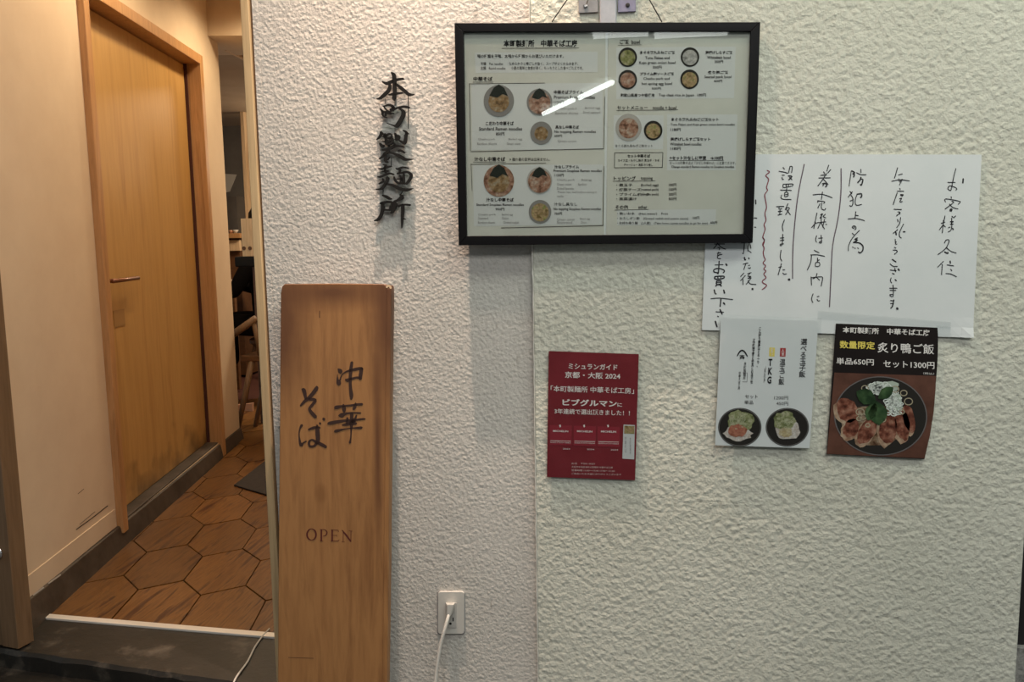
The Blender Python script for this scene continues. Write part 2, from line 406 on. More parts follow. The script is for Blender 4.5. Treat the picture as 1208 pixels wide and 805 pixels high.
h0, hz = PW(131, 332, -.06); h1, _ = PW(161, 329, -.06)
hd = MB().tube([W(h0, -.052, hz), W(h1, -.052, hz)], .0085, 12).tube([W(h0+.035, -.09, hz), W(h0+.035, -.055, hz)], .009, 10).build('door_handle', 'bronze', leaf_, smooth=True)
ks, kz = PW(138, 376, -.09)
MB().wbox(ks-.035, ks+.075, -.0895, -.0875, kz-.035, kz+.035).build('lock_patch', 'patch', leaf_)

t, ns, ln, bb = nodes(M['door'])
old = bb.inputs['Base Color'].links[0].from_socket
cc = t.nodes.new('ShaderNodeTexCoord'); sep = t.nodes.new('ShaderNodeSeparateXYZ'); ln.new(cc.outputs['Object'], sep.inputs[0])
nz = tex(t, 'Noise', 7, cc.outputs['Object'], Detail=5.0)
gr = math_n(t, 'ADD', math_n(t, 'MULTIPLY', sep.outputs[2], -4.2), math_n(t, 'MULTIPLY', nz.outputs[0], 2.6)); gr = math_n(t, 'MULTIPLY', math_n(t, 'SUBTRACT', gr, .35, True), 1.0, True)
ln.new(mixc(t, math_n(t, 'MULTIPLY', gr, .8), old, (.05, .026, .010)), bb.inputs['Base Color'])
def PWn(x, y): s_, z_ = PW(x, y, -.0292); return W(s_, -.0292, z_)
wl_ = bpy.data.objects['wall_left']
for q, w_ in (("90,625 108,612 127,597", 1.0), ("94,619 112,604", .5), ("92,583 99,577", .6)):
    strokes(k_ := MB(), q, PWn, (0, 0), 1, width=w_); k_.build('scuff_mark', 'dark', wl_)
for q in ("40,703 52,694", "58,689 72,679"):
    strokes(k_ := MB(), q, lambda x, y: W(PW(x, y, -.012)[0], -.0135, PW(x, y, -.012)[1]+.002), (0, 0), 1, width=1.8); k_.build('worn_chip', 'plastic', o)

# entrance door leaf at the far left with knob and dark pane
pl0 = PZ(22, 768); zt = 2.55
lf = empty('door_2', (pl0.x-.3, pl0.y, 0), 'worn oak framed entrance door with round metal knob at the left edge', 'door', kind='structure')
lv = (PZ(22, 768)-PZ(0, 764)); lv.z = 0; lv.normalize(); lb = Vector((-lv.y, lv.x, 0))
if lb.y < 0: lb = -lb
def leafbox(name, m, a0, a1, b0, b1, z0, z1, bev=.002, par=None):
    P = lambda a, b, z: Vector((pl0.x, pl0.y, 0)) - lv*a + lb*b + Vector((0, 0, z))
    return MB().hexa([P(a1, b0, z0), P(a0, b0, z0), P(a0, b1, z0), P(a1, b1, z0), P(a1, b0, z1), P(a0, b0, z1), P(a0, b1, z1), P(a1, b1, z1)]).build(name, m, par or lf, bevel=bev)
leafbox('stile', 'leaf', 0, .062, 0, .055, .004, zt)
leafbox('stile', 'leaf', .74, .80, 0, .055, .004, zt)
leafbox('rail', 'leaf', .0625, .7395, .004, .050, .004, .16); leafbox('rail', 'leaf', .0625, .7395, .004, .050, zt-.1, zt)
leafbox('panel', 'dark', .0625, .7395, .02, .034, .161, zt-.101, 0)
kc = Vector((pl0.x, pl0.y, 0)) - lv*.048 + Vector((0, 0, PY(pl0.y)(4, 654).z))
MB().lathe(kc, [(.022, 0), (.022, .004), (.008, .006), (.008, .03), (.02, .036), (.024, .046), (.02, .056), (.0, .058)], 20, -lb).build('door_knob', 'chrome', lf, smooth=True)

# floors
FZ = -.045
fl = MB().add([(-3.2, 2.30, -.02), (-.3, 2.27, -.02), (-.3, 9, -.02), (-5, 9, -.02)], [(0, 1, 2, 3)]).build('floor', 'grout')
tag(fl, 'corridor floor of elongated hexagonal wood look tiles with dark red joints', 'floor', kind='structure')
def clip(poly, p, n):
    out = []
    for i in range(len(poly)):
        a, b = poly[i], poly[(i+1) % len(poly)]
        da = (a[0]-p[0])*n[0]+(a[1]-p[1])*n[1]; db = (b[0]-p[0])*n[0]+(b[1]-p[1])*n[1]
        if da >= 0: out.append(a)
        if (da >= 0) != (db >= 0):
            t = da/(da-db); out.append((a[0]+(b[0]-a[0])*t, a[1]+(b[1]-a[1])*t))
    return out
T0 = PZ(57, 727); T1 = PZ(307, 748)
tn = Vector((-(T1-T0).y, (T1-T0).x, 0)).normalized(); td = (T1-T0).normalized()
v0 = PZ(162.8, 696)
ha, hb, hc = Vector((.117, .092)), Vector((-.046, .222)), Vector((-.124, .110))
tmats = [wood('tile_oak_%s' % nm, tuple(q*k for q in (.140, .058, .014)), tuple(q*k for q in (.200, .090, .023)), tuple(q*k for q in (.065, .021, .006)),
              (26, 2.4, 3), .34, (0, 0, rz_), amt=1.7, hard=.1) for nm, k, rz_ in (('dark', .85, -.25), ('mid', 1.0, -.12), ('light', 1.2, -.2))]
for i in range(-9, 10):
    for j in range(-1, 13):
        b = Vector((v0.x, v0.y)) + i*(ha-hc) + j*(ha+hb)
        V = [b, b+ha, b+ha+hb, b+ha+hb+hc, b+hb+hc, b+hc]
        c = sum(V, Vector((0, 0)))/6
        V = [c+(q-c)*.981 for q in V]; poly = [(q.x, q.y) for q in V]
        poly = clip(poly, (T0.x, T0.y+.012), (tn.x, tn.y)); 
        if len(poly) < 3: continue
        poly = clip(poly, (A0.x, A0.y), (N.x, N.y)) if c.y < 4.75 else clip(poly, (-3.6, 5), (1, 0))
        if len(poly) < 3: continue
        q = A0+N*1.02
        poly = clip(poly, (q.x, q.y), (-N.x, -N.y))
        if len(poly) < 3 or c.y > 5.9: continue
        zz = random.uniform(-.0012, .0008)
        mb = MB().prism([(p[0], p[1], zz-.018) for p in poly], (0, 0, .018))
        mb.build('hexagonal_tile', tmats[random.randrange(3)], fl)
# bright metal strip and stone sill
P0 = T0-td*.02; P1 = T1+td*.25
st = MB().hexa([P0-tn*.020+Vector((0, 0, -.02)), P1-tn*.020+Vector((0, 0, -.02)), P1+tn*.008+Vector((0, 0, -.02)), P0+tn*.008+Vector((0, 0, -.02)),
                P0-tn*.020+Vector((0, 0, .004)), P1-tn*.020+Vector((0, 0, .004)), P1+tn*.008+Vector((0, 0, .004)), P0+tn*.008+Vector((0, 0, .004))]).build('trim_2', 'metal', bevel=.0015)
tag(st, 'bright metal edging strip between hexagonal tiles and dark stone sill', 'trim', kind='structure')
Q0 = PZ(20, 770); Q1 = PZ(210, 797); qd = (Q1-Q0).normalized(); Q0 = Q0-qd*.8; Q1 = Vector((xl-.022, 0, 0)); Q1.y = Q0.y+(Q1.x-Q0.x)*qd.y/qd.x
R0 = T0-td*.8-tn*.0205; R1 = Vector((xl-.022, 0, 0)); R1.y = T0.y+(R1.x-T0.x)*td.y/td.x-.0205
sl = MB()
NS = 40; vs = []
for i in range(NS+1):
    t = i/NS; j = random.uniform(-.003, .003)
    a = Q0.lerp(Q1, t); b = R0.lerp(R1, t); a = a+Vector((0, j, 0))
    vs += [(a.x, a.y, -.12), (a.x, a.y+.001, -.012+random.uniform(-.003, .003)), (a.x, a.y+.012, -.002), (b.x, b.y, -.002), (b.x, b.y, -.12)]
fs = []
for i in range(NS):
    for k in range(5):
        a = i*5+k; b_ = i*5+(k+1) % 5; fs.append((a, b_, b_+5, a+5))
fs += [(0, 1, 2, 3, 4), tuple(NS*5+k for k in (4, 3, 2, 1, 0))]
sl.add(vs, fs); o = sl.build('trim_3', 'stone'); tag(o, 'dark worn stone door sill below the metal strip', 'sill', kind='structure')
# outer pavement of dark slabs
og = MB().box((-4, -13, -.3), (4, 2.6, FZ-.01)).build('floor_outside', 'stone')
tag(og, 'dark stone slab pavement in front of the shop', 'floor', kind='structure')
for i in range(-4, 5):
    for j in range(0, 5):
        x0 = -.62+i*.45; y1 = 1.985-j*.45
        MB().box((x0+.002, y1-.446, FZ-.009), (x0+.446, y1, FZ+random.uniform(-.001, .001))).build('stone_slab', 'stone', og, bevel=.002)

# right end: recess with granite plinth and black panel
g0 = PY(2.14)(1196, 764).z
o = MB().box((xr-.15, 2.14, FZ), (2.6, 2.6, g0)).build('granite_plinth', 'granite', bevel=.003); tag(o, 'speckled grey granite plinth at the far right bottom corner', 'plinth')
gx = PY(2.44)(1200, 700).x
o = MB().box((xr-.15, 2.155, g0+.001), (2.6, 2.5, 3.0)).build('wall_neighbour', 'dark'); tag(o, 'black neighbouring shopfront panel above the granite plinth', 'wall', kind='structure')
gt = PY(2.43)(1205, 655).z
# street side behind the photographer: soffit with strip lights, opposite wall
o = MB().box((-5, -12, 3.1), (5, 2.13, 3.2)).build('ceiling_arcade', 'ceil'); tag(o, 'arcade soffit above the pavement, outside the photo, seen in the frame glass', 'ceiling', kind='structure')
o = MB().box((-5, -12.3, -.3), (5, -12, 3.2)).build('wall_opposite', 'asphalt'); tag(o, 'grey wall across the arcade, outside the photo', 'wall', kind='structure')
#@@DINING
# ================================================================== DINING ROOM (seen through the gap)
def PD(Y): return PY(Y)
S2 = 8.3
dn = MB()
a = W(2.76, 0, 0)
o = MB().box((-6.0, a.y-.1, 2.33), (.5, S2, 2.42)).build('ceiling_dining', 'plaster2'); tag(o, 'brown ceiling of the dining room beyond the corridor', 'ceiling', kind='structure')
o = MB().box((-6.0, S2, -.02), (.5, S2+.1, 2.42)).build('wall_back', 'greywall'); tag(o, 'dim grey back wall of the dining room', 'wall', kind='structure')
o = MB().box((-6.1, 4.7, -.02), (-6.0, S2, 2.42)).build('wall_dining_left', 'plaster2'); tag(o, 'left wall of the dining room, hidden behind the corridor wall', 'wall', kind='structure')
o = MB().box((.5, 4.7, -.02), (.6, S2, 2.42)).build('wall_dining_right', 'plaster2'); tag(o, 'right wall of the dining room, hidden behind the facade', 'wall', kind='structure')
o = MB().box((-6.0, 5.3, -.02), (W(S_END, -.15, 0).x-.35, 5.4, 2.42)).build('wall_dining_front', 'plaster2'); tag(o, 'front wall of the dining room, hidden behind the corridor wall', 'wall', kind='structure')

p0 = PZ(266, 58, 2.317); p1 = PZ(300, 76, 2.317)
o = MB().tube([p0, p1], .011, 8).build('ceiling_track', 'lightwood'); tag(o, 'thin pale track running across the dark dining room ceiling', 'track')
c = PY(7.4)
def dbox(name, m, Y, x0, y0, x1, y1, dep, bev=.003, par=None, zmin=None):
    p = PY(Y)(x0, y0); q = PY(Y)(x1, y1); za = q.z if zmin is None else zmin
    return MB().box((p.x, Y, za), (q.x, Y+dep, p.z)).build(name, m, par, bevel=bev)
o = dbox('wooden_post', 'lightwood', 7.4, 280.5, 90, 294, 258, .12, zmin=0); 
tag(o, 'pale wooden post rising to the ceiling behind the seated customer', 'post')
o = dbox('grey_cabinet', 'greywall', 7.9, 262, 232, 281, 268, .35, zmin=0); tag(o, 'blue grey cabinet against the back wall left of the pale post', 'cabinet')
o = MB().prism([PY(S2-.008)(262, 205), PY(S2-.008)(279, 206), PY(S2-.008)(276, 214), PY(S2-.008)(271, 226), PY(S2-.008)(262, 228)], (0, .006, 0)).build('wall_notice', 'plastic')
tag(o, 'white cut paper notice on the back wall above the grey cabinet', 'notice')
cn = empty('wooden_counter', PY(6.9)(270, 400), 'wooden serving counter with two shelves left of the pale post', 'counter')
dbox('counter_top', 'casing', 6.9, 240, 276, 283, 281, .5, .003, cn)
dbox('counter_front', 'lightwood', 6.94, 240, 284, 283, 296, .04, .002, cn, zmin=None)
dbox('counter_panel', 'darkwood', 6.98, 240, 281.5, 283, 300, .3, .002, cn, zmin=0)
for k, (px, r) in enumerate(((273, .022), (278, .024))):
    p = PY(7.0)(px, 275.5)
    o = MB().lathe(p, [(r*.5, 0), (r, r*.9), (r*1.05, r*1.3), (r*.8, r*1.3), (.001, r*.8)], 14).build('serving_bowl', ('skin', 'plastic')[k], smooth=True)
    tag(o, ('small brown serving bowl on the wooden counter', 'small white serving bowl on the wooden counter')[k], 'bowl', 'bowls on the counter')
# high black table with the wooden box, cup, napkin
Yt = 5.1
tb = empty('black_table', Vector((PY(Yt)(300, 330).x, Yt+.2, 0)), 'black topped high table with dark wooden leg frame', 'table')
t0 = PY(Yt)(276, 303); t1 = PY(Yt)(299, 315)
MB().box((t0.x, Yt, t1.z), (t0.x+.9, Yt+.3, t0.z)).build('table_top', 'black', tb, bevel=.01)
for dx, dy in ((.12, .06), (.82, .06), (.12, .25), (.82, .25)):
    MB().box((t0.x+dx-.02, Yt+dy-.02, 0), (t0.x+dx+.02, Yt+dy+.02, t1.z)).build('leg', 'darkwood', tb, bevel=.003)
b0 = PY(Yt)(282, 258); b1 = PY(Yt)(298, 302.5)
bx = empty('menu_stand', Vector((b0.x+.05, Yt+.1, t0.z)), 'pale wooden upright menu stand with two round holes on the black table', 'stand')
MB().box((b0.x, Yt+.02, t0.z), (b1.x+.02, Yt+.035, b0.z)).build('board', 'lightwood', bx, bevel=.002)
MB().box((b0.x, Yt+.036, t0.z), (b1.x+.02, Yt+.1, t0.z+.02)).build('foot', 'lightwood', bx, bevel=.002)
for hx in (288, 295):
    p = PY(Yt+.019)(hx, 293); MB().lathe(p, [(.012, 0), (.012, .004)], 16, (0, -1, 0)).build('round_hole', 'darkwood', bx)
dt = empty('dining_table', Vector((PY(6.0)(275, 400).x, 6.0, 0)), 'lower brown dining table left of the customer', 'table')
p = PY(6.3)(282, 334)
MB().box((p.x-.8, 6.25, p.z-.035), (p.x-.02, 6.9, p.z)).build('table_top', 'darkwood', dt, bevel=.004)
for dx, dy in ((-.75, .06), (-.06, .06), (-.75, .6), (-.06, .6)):
    MB().box((p.x+dx-.02, 6.25+dy-.02, 0), (p.x+dx+.02, 6.25+dy+.02, p.z-.036)).build('leg', 'darkwood', dt, bevel=.003)
q = PY(6.35)(275, 331)
o = MB().add([(q.x-.06, 6.3, p.z+.001), (q.x+.04, 6.3, p.z+.001), (q.x+.03, 6.42, p.z+.001), (q.x-.05, 6.43, p.z+.001), (q.x-.04, 6.33, p.z+.02), (q.x+.02, 6.32, p.z+.028), (q.x+.02, 6.4, p.z+.022), (q.x-.03, 6.4, p.z+.018)],
             [(3, 2, 1, 0), (4, 5, 6, 7), (0, 1, 5, 4), (1, 2, 6, 5), (2, 3, 7, 6), (3, 0, 4, 7)]).build('napkin', 'plastic'); tag(o, 'crumpled white napkin on the lower brown table', 'napkin')
# brown bench with slanting back rail and slanted legs
YC = 4.76
ch = empty('wooden_chair', Vector((PY(4.76)(292, 500).x, 4.8, 0)), 'brown wooden chair with splayed leg beside the black bag', 'chair')
cx0 = PY(YC)(283, 420); cx1 = PY(YC)(300, 426)
MB().box((cx0.x, YC, cx1.z-.005), (cx0.x+.42, YC+.3, cx0.z)).build('seat', 'darkwood', ch, bevel=.006)
lt = PY(YC)(296, 424); lb_ = PY(YC)(279, 490)
for dx, dy, sx in ((0, 0, 1), (.32, 0, -1), (0, .26, 1), (.32, .26, -1)):
    tp = Vector((lt.x+dx, YC+.02+dy, lt.z)); bt = Vector((tp.x+sx*(lb_.x-lt.x)*1.15, tp.y, .0))
    MB().tube([tp, bt], [.02, .014], 10).build('leg', 'leaf', ch, smooth=True)
MB().tube([PY(YC+.02)(270, 398), PY(YC+.02)(302, 376)], .022, 10).build('arm_rail', 'leaf', ch, smooth=True)
MB().tube([PY(YC+.02)(299, 378)+Vector((0, 0, 0)), Vector((PY(YC+.02)(299, 378).x+.03, YC+.02, cx0.z))], .014, 8).build('arm_post', 'leaf', ch, smooth=True)
q = PZ(288, 511)
o = MB().lathe((q.x+.05, 5.55, 0), [(.09, 0), (.12, .03), (.115, .10), (.08, .14), (.03, .155), (.001, .15)], 14).build('bag', 'cloth', smooth=True); tag(o, 'black bag lying on the floor under the wooden chair', 'bag')
pp = PY(5.5)
o = MB().prism([pp(279, 478), pp(298, 476), pp(298, 494), pp(285, 499), pp(276, 500)], (0, .02, 0)).build('paper_bag', 'skin'); tag(o, 'pale orange paper bag standing behind the black bag', 'paper bag')
# doormat
m0 = PZ(276, 574); m1 = PZ(303, 553); m2 = PZ(303, 582)
ea = (m1-m0).normalized()*.62; eb = (m2-m0).normalized()*.62
o = MB().prism([m0, m0+eb, m0+eb+ea, m0+ea], (0, 0, .008)).build('doormat', 'mat', bevel=.002); tag(o, 'dark rubber doormat on the hexagonal tiles', 'doormat')

# seated customer
def skin_body(name, V, E, R, material, parent=None, root=0, sub=2):
    me = bpy.data.meshes.new(name); me.from_pydata([tuple(v) for v in V], E, []); me.update()
    o = bpy.data.objects.new(name, me); col.objects.link(o); me.materials.append(M[material])
    bm = bmesh.new(); bm.from_mesh(me); lay = bm.verts.layers.skin.verify(); bm.verts.ensure_lookup_table()
    for i, r in enumerate(R):
        bm.verts[i][lay].radius = (r, r) if not isinstance(r, tuple) else r; bm.verts[i][lay].use_root = (i == root)
    bm.to_mesh(me); bm.free()
    o.modifiers.new('skin', 'SKIN').use_smooth_shade = True
    s = o.modifiers.new('sub', 'SUBSURF'); s.levels = sub; s.render_levels = sub
    if parent: o.parent = parent; o.matrix_parent_inverse = parent.matrix_world.inverted()
    return o
hc_ = PY(5.85)(308, 262)          # head centre
px_, py_ = hc_.x, 5.85
pe = empty('person', Vector((px_, py_, 0)), 'seated customer in black clothes with black hair, mostly hidden behind the door jamb', 'person')
sh = hc_.z-.25; pelv = hc_.z-.72
V = [(px_+.05, py_, pelv), (px_+.04, py_, pelv+.22), (px_, py_, sh-.05), (px_, py_, sh+.04), (px_-.01, py_, sh+.12),
     (px_, py_-.17, sh-.02), (px_-.13, py_-.25, sh-.26), (px_-.25, py_-.17, sh-.20),
     (px_, py_+.17, sh-.02), (px_-.11, py_+.2, sh-.26), (px_-.28, py_+.1, sh-.2),
     (px_-.02, py_-.12, pelv-.02), (px_-.36, py_-.14, pelv+.0), (px_-.34, py_-.13, pelv-.36),
     (px_-.02, py_+.12, pelv-.02), (px_-.36, py_+.13, pelv+.0), (px_-.34, py_+.13, pelv-.36)]
E_ = [(0, 1), (1, 2), (2, 3), (3, 4), (2, 5), (5, 6), (6, 7), (2, 8), (8, 9), (9, 10), (0, 11), (11, 12), (12, 13), (0, 14), (14, 15), (15, 16)]
R_ = [.13, .12, .13, .07, .045, .07, .05, .035, .07, .05, .035, .09, .075, .05, .09, .075, .05]
skin_body('body', V, E_, R_, 'cloth', pe)
hm = MB().lathe(hc_-Vector((0, 0, .12)), [(.03, 0), (.06, .02), (.074, .06), (.08, .11), (.078, .17), (.055, .215), (.001, .235)], 18).build('head', 'skin', pe, smooth=True)
MB().tube([hc_+Vector((-.076, 0, -.03)), hc_+Vector((-.1, 0, -.045))], [.016, .01], 8).build('nose', 'skin', pe, smooth=True)
MB().lathe(hc_-Vector((-.012, 0, .075)), [(.06, 0), (.09, .03), (.1, .09), (.095, .14), (.065, .19), (.001, .205)], 18).build('hair', 'hair', pe, smooth=True)
for s_ in (-1, 1):
    w0 = Vector(V[7] if s_ < 0 else V[10]); vv = [w0, w0+Vector((-.05, 0, .01))]; ee = [(0, 1)]; rr = [.028, .03]
    for k in range(4):
        y_ = (k-1.5)*.02; L_ = (.06, .072, .068, .052)[k]; i0 = len(vv)
        vv += [vv[1]+Vector((-.025, y_, .005)), vv[1]+Vector((-.025-L_*.6, y_, .003)), vv[1]+Vector((-.025-L_, y_, -.012))]
        ee += [(1, i0), (i0, i0+1), (i0+1, i0+2)]; rr += [.011, .009, .007]
    i0 = len(vv); vv += [w0+Vector((-.03, -s_*.03, .0)), w0+Vector((-.06, -s_*.048, .0))]; ee += [(0, i0), (i0, i0+1)]; rr += [.012, .009]
    skin_body('hand', vv, ee, rr, 'skin', pe, 1, 1)
stl = empty('bar_stool', Vector((px_+.04, py_, 0)), 'dark wooden stool under the seated customer', 'stool')
MB().lathe((px_+.05, py_, pelv-.16), [(.16, 0), (.17, .01), (.17, .035), (.15, .045)], 20).build('seat', 'darkwood', stl, smooth=False)
for sx, sy in ((1, 1), (1, -1), (-1, 1), (-1, -1)):
    MB().tube([(px_+.05+sx*.1, py_+sy*.1, pelv-.16), (px_+.05+sx*.17, py_+sy*.17, 0)], .014, 8).build('leg', 'darkwood', stl)
#@@SIGNS
# ================================================================== BLACK IRON LETTERING
YB = YL-.0165; PB = PY(YB)
CH = {
 '本': ((440, 80), 20.13, "435,115,40 490,170,85 500,300,80 505,450,80 505,600,70 490,720,75 485,765,40; 215,330,30 330,370,70 460,310,60 600,270,50 720,255,40; 400,400,60 370,520,70 260,640,70 160,720,50 85,738,20; 530,380,50 640,460,75 760,560,80 850,630,70 980,632,15; 365,640,25 480,620,55 600,600,45 700,590,30"),
 '町': ((440, 115), 20.13, "240,215,25 340,180,35 430,190,55 480,240,70; 480,240,80 450,300,70 420,290,80; 165,265,25 215,330,50 220,400,40 260,450,40 320,475,25; 260,230,25 320,300,35 400,350,40 490,378,20; 215,330,40 330,360,60 420,375,40; 300,330,40 290,430,30; 480,280,40 560,250,40 700,220,45 780,225,55 855,235,40; 640,265,30 710,330,75 710,420,85 650,540,85 560,670,85 480,665,35 320,605,15"),
 '製': ((440, 150), 17.88, "170,100,50 150,180,45 70,262,15; 190,130,40 260,180,50 340,140,35 390,160,35; 250,140,35 270,260,55 280,370,45; 200,200,30 300,230,40 400,190,30; 190,300,25 300,310,45 410,245,45 390,330,45 290,370,45; 460,130,40 480,200,50 480,270,45; 470,190,45 540,190,50 530,250,45 480,270,30; 630,70,25 700,110,50 690,200,55 670,310,65 640,330,60 560,285,35; 700,110,40 755,145,15; 140,340,35 185,400,60 220,385,40; 190,480,35 270,475,50 360,445,50 450,400,60 560,400,45 640,415,40; 450,350,40 450,420,40; 520,510,30 580,495,50 660,540,40; 330,500,60 250,560,60 200,620,45 125,668,20; 250,560,55 255,650,50 265,720,55 310,735,30; 300,690,30 345,635,20; 350,540,35 470,570,55 600,640,75 680,680,60 790,680,25 850,670,5"),
 '麺': ((440, 190), 17.88, "205,75,20 260,90,45 250,150,40 255,240,40; 115,165,25 200,165,45 300,125,45 385,110,20; 190,225,25 260,215,40 320,210,30; 95,330,30 140,335,40 250,290,40 340,260,40 430,285,35; 200,370,25 210,430,40 120,480,25; 300,350,70 290,420,60 230,520,55 160,590,45 60,600,20; 270,490,40 400,510,55 530,575,60 660,610,70 760,600,45 835,575,15; 480,155,25 530,170,45 620,135,40 740,150,30; 560,180,40 560,240,40; 440,330,20 460,400,45 520,470,40 560,480,30; 505,265,30 600,250,40 720,235,45 800,290,60 770,390,55 690,490,40; 560,300,30 590,380,35 570,460,30; 640,250,35 640,360,40 650,480,40; 500,380,25 600,380,25; 540,470,35 660,480,35"),
 '所': ((440, 225), 16.1, "175,90,25 240,110,50 310,150,45 350,155,25; 135,245,30 170,235,50 270,215,45 350,225,40 340,300,50 310,365,40 200,360,40; 175,240,55 180,340,60 150,460,55 90,550,50 20,572,20; 510,75,20 545,120,75 470,180,40 400,220,50 400,320,65 370,390,55 335,425,30; 440,240,30 470,300,40 520,275,30 600,265,35 700,275,40; 560,270,60 560,380,55 550,520,45 545,640,30 540,715,8; 575,530,30 615,545,15")}
ls = empty('wall_lettering', PB(465, 280), 'vertical black iron brush lettering mounted on the grey white plaster wall', 'sign')
for k, (org, s_, sp) in CH.items():
    strokes(MB(), sp, PB, org, s_, thick=.0060, fat=1.08).build('character', 'black', ls)
rods = [((481.7, 112), (481.8, 152)), ((455, 116), (454.8, 122.5)), ((466, 117), (466, 125)), ((462, 186), (461.5, 196)), ((452, 221), (452, 230)), ((478, 223), (472, 230))]
for a, b in rods: MB().tube([PY(YB+.006)(*a), PY(YB+.006)(*b)], .0011, 6).build('connecting_rod', 'black', ls)
for a in ((466, 95), (470, 128), (458, 172), (475, 225), (466, 245), (477, 160)):
    p = PY(YB+.006)(*a); MB().tube([p, p+Vector((0, YL-YB-.004, 0))], .0016, 6).build('standoff_pin', 'black', ls)

# ================================================================== WOODEN SIGN BOARD
PT, PBm = PY(1.955), PY(1.875)
tl, trr = PT(331, 335), PT(462, 335); bl, br = PBm(327.5, 805), PBm(456.5, 805)
def down(a, b): t = (FZ-a.z)/(b.z-a.z); return a+(b-a)*t
bl, br = down(tl, bl), down(trr, br)
bn = (trr-tl).cross(bl-tl).normalized()
if bn.y > 0: bn = -bn
nb = -bn*.026
ux = (trr-tl).normalized()
sb = empty('sign_board', (bl+br)/2, 'tall honey brown wooden sign board reading OPEN, leaning on the wall', 'sign board')
bmat = wood('board_pine', (.27, .124, .043), (.325, .157, .056), (.19, .080, .027), (13, 13, .9), .5)
t, ns, ln, bb = nodes(bmat)
cc = t.nodes.new('ShaderNodeTexCoord'); sep = t.nodes.new('ShaderNodeSeparateXYZ'); ln.new(cc.outputs['Object'], sep.inputs[0])
old = bb.inputs['Base Color'].links[0].from_socket
nz = tex(t, 'Noise', 9, cc.outputs['Object'], Detail=3.0)
def spot(cx, cz, rx, rz, lo, hi, wob=.5):
    dx = math_n(t, 'DIVIDE', math_n(t, 'SUBTRACT', sep.outputs[0], cx), rx); dz = math_n(t, 'DIVIDE', math_n(t, 'SUBTRACT', sep.outputs[2], cz), rz)
    d = math_n(t, 'SQRT', math_n(t, 'ADD', math_n(t, 'MULTIPLY', dx, dx), math_n(t, 'MULTIPLY', dz, dz)))
    d = math_n(t, 'ADD', d, math_n(t, 'MULTIPLY', math_n(t, 'SUBTRACT', nz.outputs[0], .5), wob))
    r = t.nodes.new('ShaderNodeMapRange'); r.inputs[1].default_value = lo; r.inputs[2].default_value = hi; r.inputs[3].default_value = 1; r.inputs[4].default_value = 0
    ln.new(d, r.inputs[0]); return r.outputs[0]
sc_ = [(333, 375, .07, .20, .25, 1.3, .7), (458, 375, .05, .26, .25, 1.3, .7), (395, 345, .14, .04, .2, 1.3, .6), (450, 520, .012, .25, .2, 1.3, .8), (333, 700, .014, .3, .2, 1.3, .5)]
cur = old
for (x, y, rx, rz, lo, hi, k) in sc_:
    p = PT(x, y); m_ = spot(p.x, p.z, rx, rz, lo, hi, k); cur = mixc(t, math_n(t, 'MULTIPLY', m_, .85), cur, (.095, .035, .014))
p = PT(386, 577); kn = spot(p.x, p.z, .017, .026, .5, 1.15, .6); cur = mixc(t, math_n(t, 'MULTIPLY', kn, .45), cur, (.17, .07, .02))
ln.new(cur, bb.inputs['Base Color'])
n_ = 10
prof = []
# front outline with the chipped, rounded top corners
def fp(u, v): return tl + (trr-tl)*u + (bl-tl)*v + ((br-bl)-(trr-tl))*u*v
outl = [fp(0, .02), fp(.012, .006), fp(.035, .0005), fp(.2, .0), fp(.5, -.0006), (fp(.8, 0)), fp(.93, .0005), fp(.955, .004), fp(.985, .002), fp(.997, .006), fp(1, .02), fp(1, .3), fp(1.003, .6), fp(1, 1), fp(0, 1), fp(-.002, .6), fp(0, .3)]
MB().prism(outl, nb).build('board', bmat, sb, bevel=.0025)
hl = [fp(.962, .0), fp(.965, .5), fp(.965, .995)]
MB().hexa([fp(.955, .02)+bn*.0, fp(.995, .02), fp(.995, .03)+bn*.001, fp(.955, .03)+bn*.001] + [fp(.955, .995)+bn*.0, fp(.995, .995), fp(.995, .99)+bn*.001, fp(.955, .99)+bn*.001])
